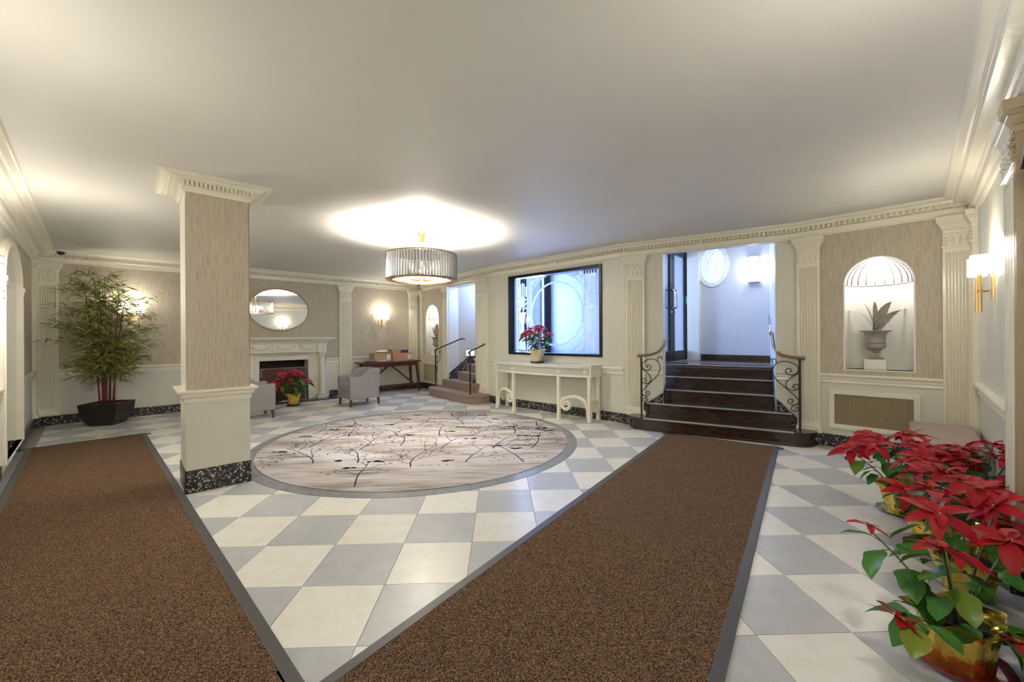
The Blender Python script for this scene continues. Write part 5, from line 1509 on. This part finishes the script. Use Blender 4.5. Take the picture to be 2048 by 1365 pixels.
# bamboo in its planter
pb = empty('bamboo_plant', (-6.60, 6.66, 0), math.radians(15)); tag(pb, 'tall bamboo plant with red canes in a dark square bowl planter', 'potted plant')
pl = MB(); lv = [(.145, 0), (.16, .008), (.205, .09), (.235, .20), (.250, .355)]
for (r0, za), (r1, zb) in zip(lv, lv[1:]):
    pl.hexa([(-r0, -r0, za), (r0, -r0, za), (r0, r0, za), (-r0, r0, za)], [(-r1, -r1, zb), (r1, -r1, zb), (r1, r1, zb), (-r1, r1, zb)])
pl = MB()
vs = []; fs = []
full = lv + [(.232, .355), (.225, .31)]
for r_, z in full: vs += [(-r_, -r_, z), (r_, -r_, z), (r_, r_, z), (-r_, r_, z)]
for i in range(len(full) - 1):
    for k in range(4): fs.append((i * 4 + k, i * 4 + (k + 1) % 4, (i + 1) * 4 + (k + 1) % 4, (i + 1) * 4 + k))
fs.append((3, 2, 1, 0))
MB().add(vs, fs).build('planter_bowl', PLANTER, pb, bevel=.004)
MB().box(-.224, .224, -.224, .224, .28, .325).build('moss', MOSS, pb)
rr = random.Random(5)
leaves = []
for k in range(12):
    a_ = rr.uniform(0, 2 * PI); r0 = rr.uniform(.02, .11); top = rr.uniform(1.75, 2.42)
    b = Vector((r0 * math.cos(a_), r0 * math.sin(a_), .30)); lean = rr.uniform(.02, .20)
    tp = Vector((b.x + lean * math.cos(a_), b.y + lean * math.sin(a_), top))
    path = bez([b, b.lerp(tp, .5) - Vector((math.cos(a_), math.sin(a_), 0)) * lean * .15, tp], 8)
    MB().tube(path, [.013 if k < 7 else .009, .004], 7).build('cane', CULM if k < 8 else CULM2, pb, smooth=True)
    for j in range(19):
        u = .16 + .84 * (j + rr.random()) / 19 if j > 1 else rr.uniform(.2, .4)
        i = min(len(path) - 1, int(u * (len(path) - 1))); c = path[i]
        z = c.z
        reach = .44 * math.sin(PI * min(1, max(.16, (z - .45) / 2.15)) ** .9) + .12
        reach *= rr.uniform(.45, 1.05)
        ya = rr.uniform(0, 2 * PI); e = c + Vector((math.cos(ya) * reach, math.sin(ya) * reach, rr.uniform(.05, .30)))
        if e.z > 2.5: e.z = 2.5
        tw = bez([c, c.lerp(e, .5) + Vector((0, 0, .05)), e], 4)
        leaves.append((tw, ya))
twg = MB(); lfm = []
pts_ = [(0, 0, 0), (.03, .006, .002), (.06, .0068, .0), (.11, 0, -.012), (.06, -.0068, .0), (.03, -.006, .002)]
lmesh = bpy.data.meshes.new('leaf'); lmesh.from_pydata([(0, 0, 0), (.035, .0085, .004), (.075, .0075, 0), (.125, 0, -.018), (.075, -.0075, 0), (.035, -.0085, .004), (.055, 0, -.002)], [], [(0, 1, 6), (1, 2, 6), (2, 3, 6), (3, 4, 6), (4, 5, 6), (5, 0, 6)])
lmesh.materials.append(BAMB)
bulk = MB(); nobj = 0; cnt = 0
BV = [Vector(v.co) for v in lmesh.vertices]; BF = [tuple(p_.vertices) for p_ in lmesh.polygons]
for tw, ya in leaves:
    twg.tube(tw, [.0028, .0015], 4)
    for k in range(14):
        u = .2 + .8 * k / 13; i = min(len(tw) - 1, int(u * (len(tw) - 1) + .5)); c = tw[i]
        yy = ya + rr.uniform(-1.3, 1.3); pit = rr.uniform(-.75, .65); s_ = rr.uniform(.85, 1.35)
        c = c + Vector((rr.uniform(-.04, .04), rr.uniform(-.04, .04), rr.uniform(-.05, .05)))
        M = Matrix.Translation(c) @ Matrix.Rotation(yy, 4, 'Z') @ Matrix.Rotation(-pit, 4, 'Y') @ Matrix.Rotation(rr.uniform(-1, 1), 4, 'X') @ Matrix.Scale(s_, 4)
        cnt += 1
        if cnt % 6 == 0 and nobj < 300:
            o = bpy.data.objects.new('leaf', lmesh); COL.objects.link(o); o.parent = pb; o.matrix_basis = M; nobj += 1
        else: bulk.add([M @ v for v in BV], BF)
tag(bulk.build('foliage', BAMB, pb), kind='stuff')
twg.build('twigs', CULM2, pb)
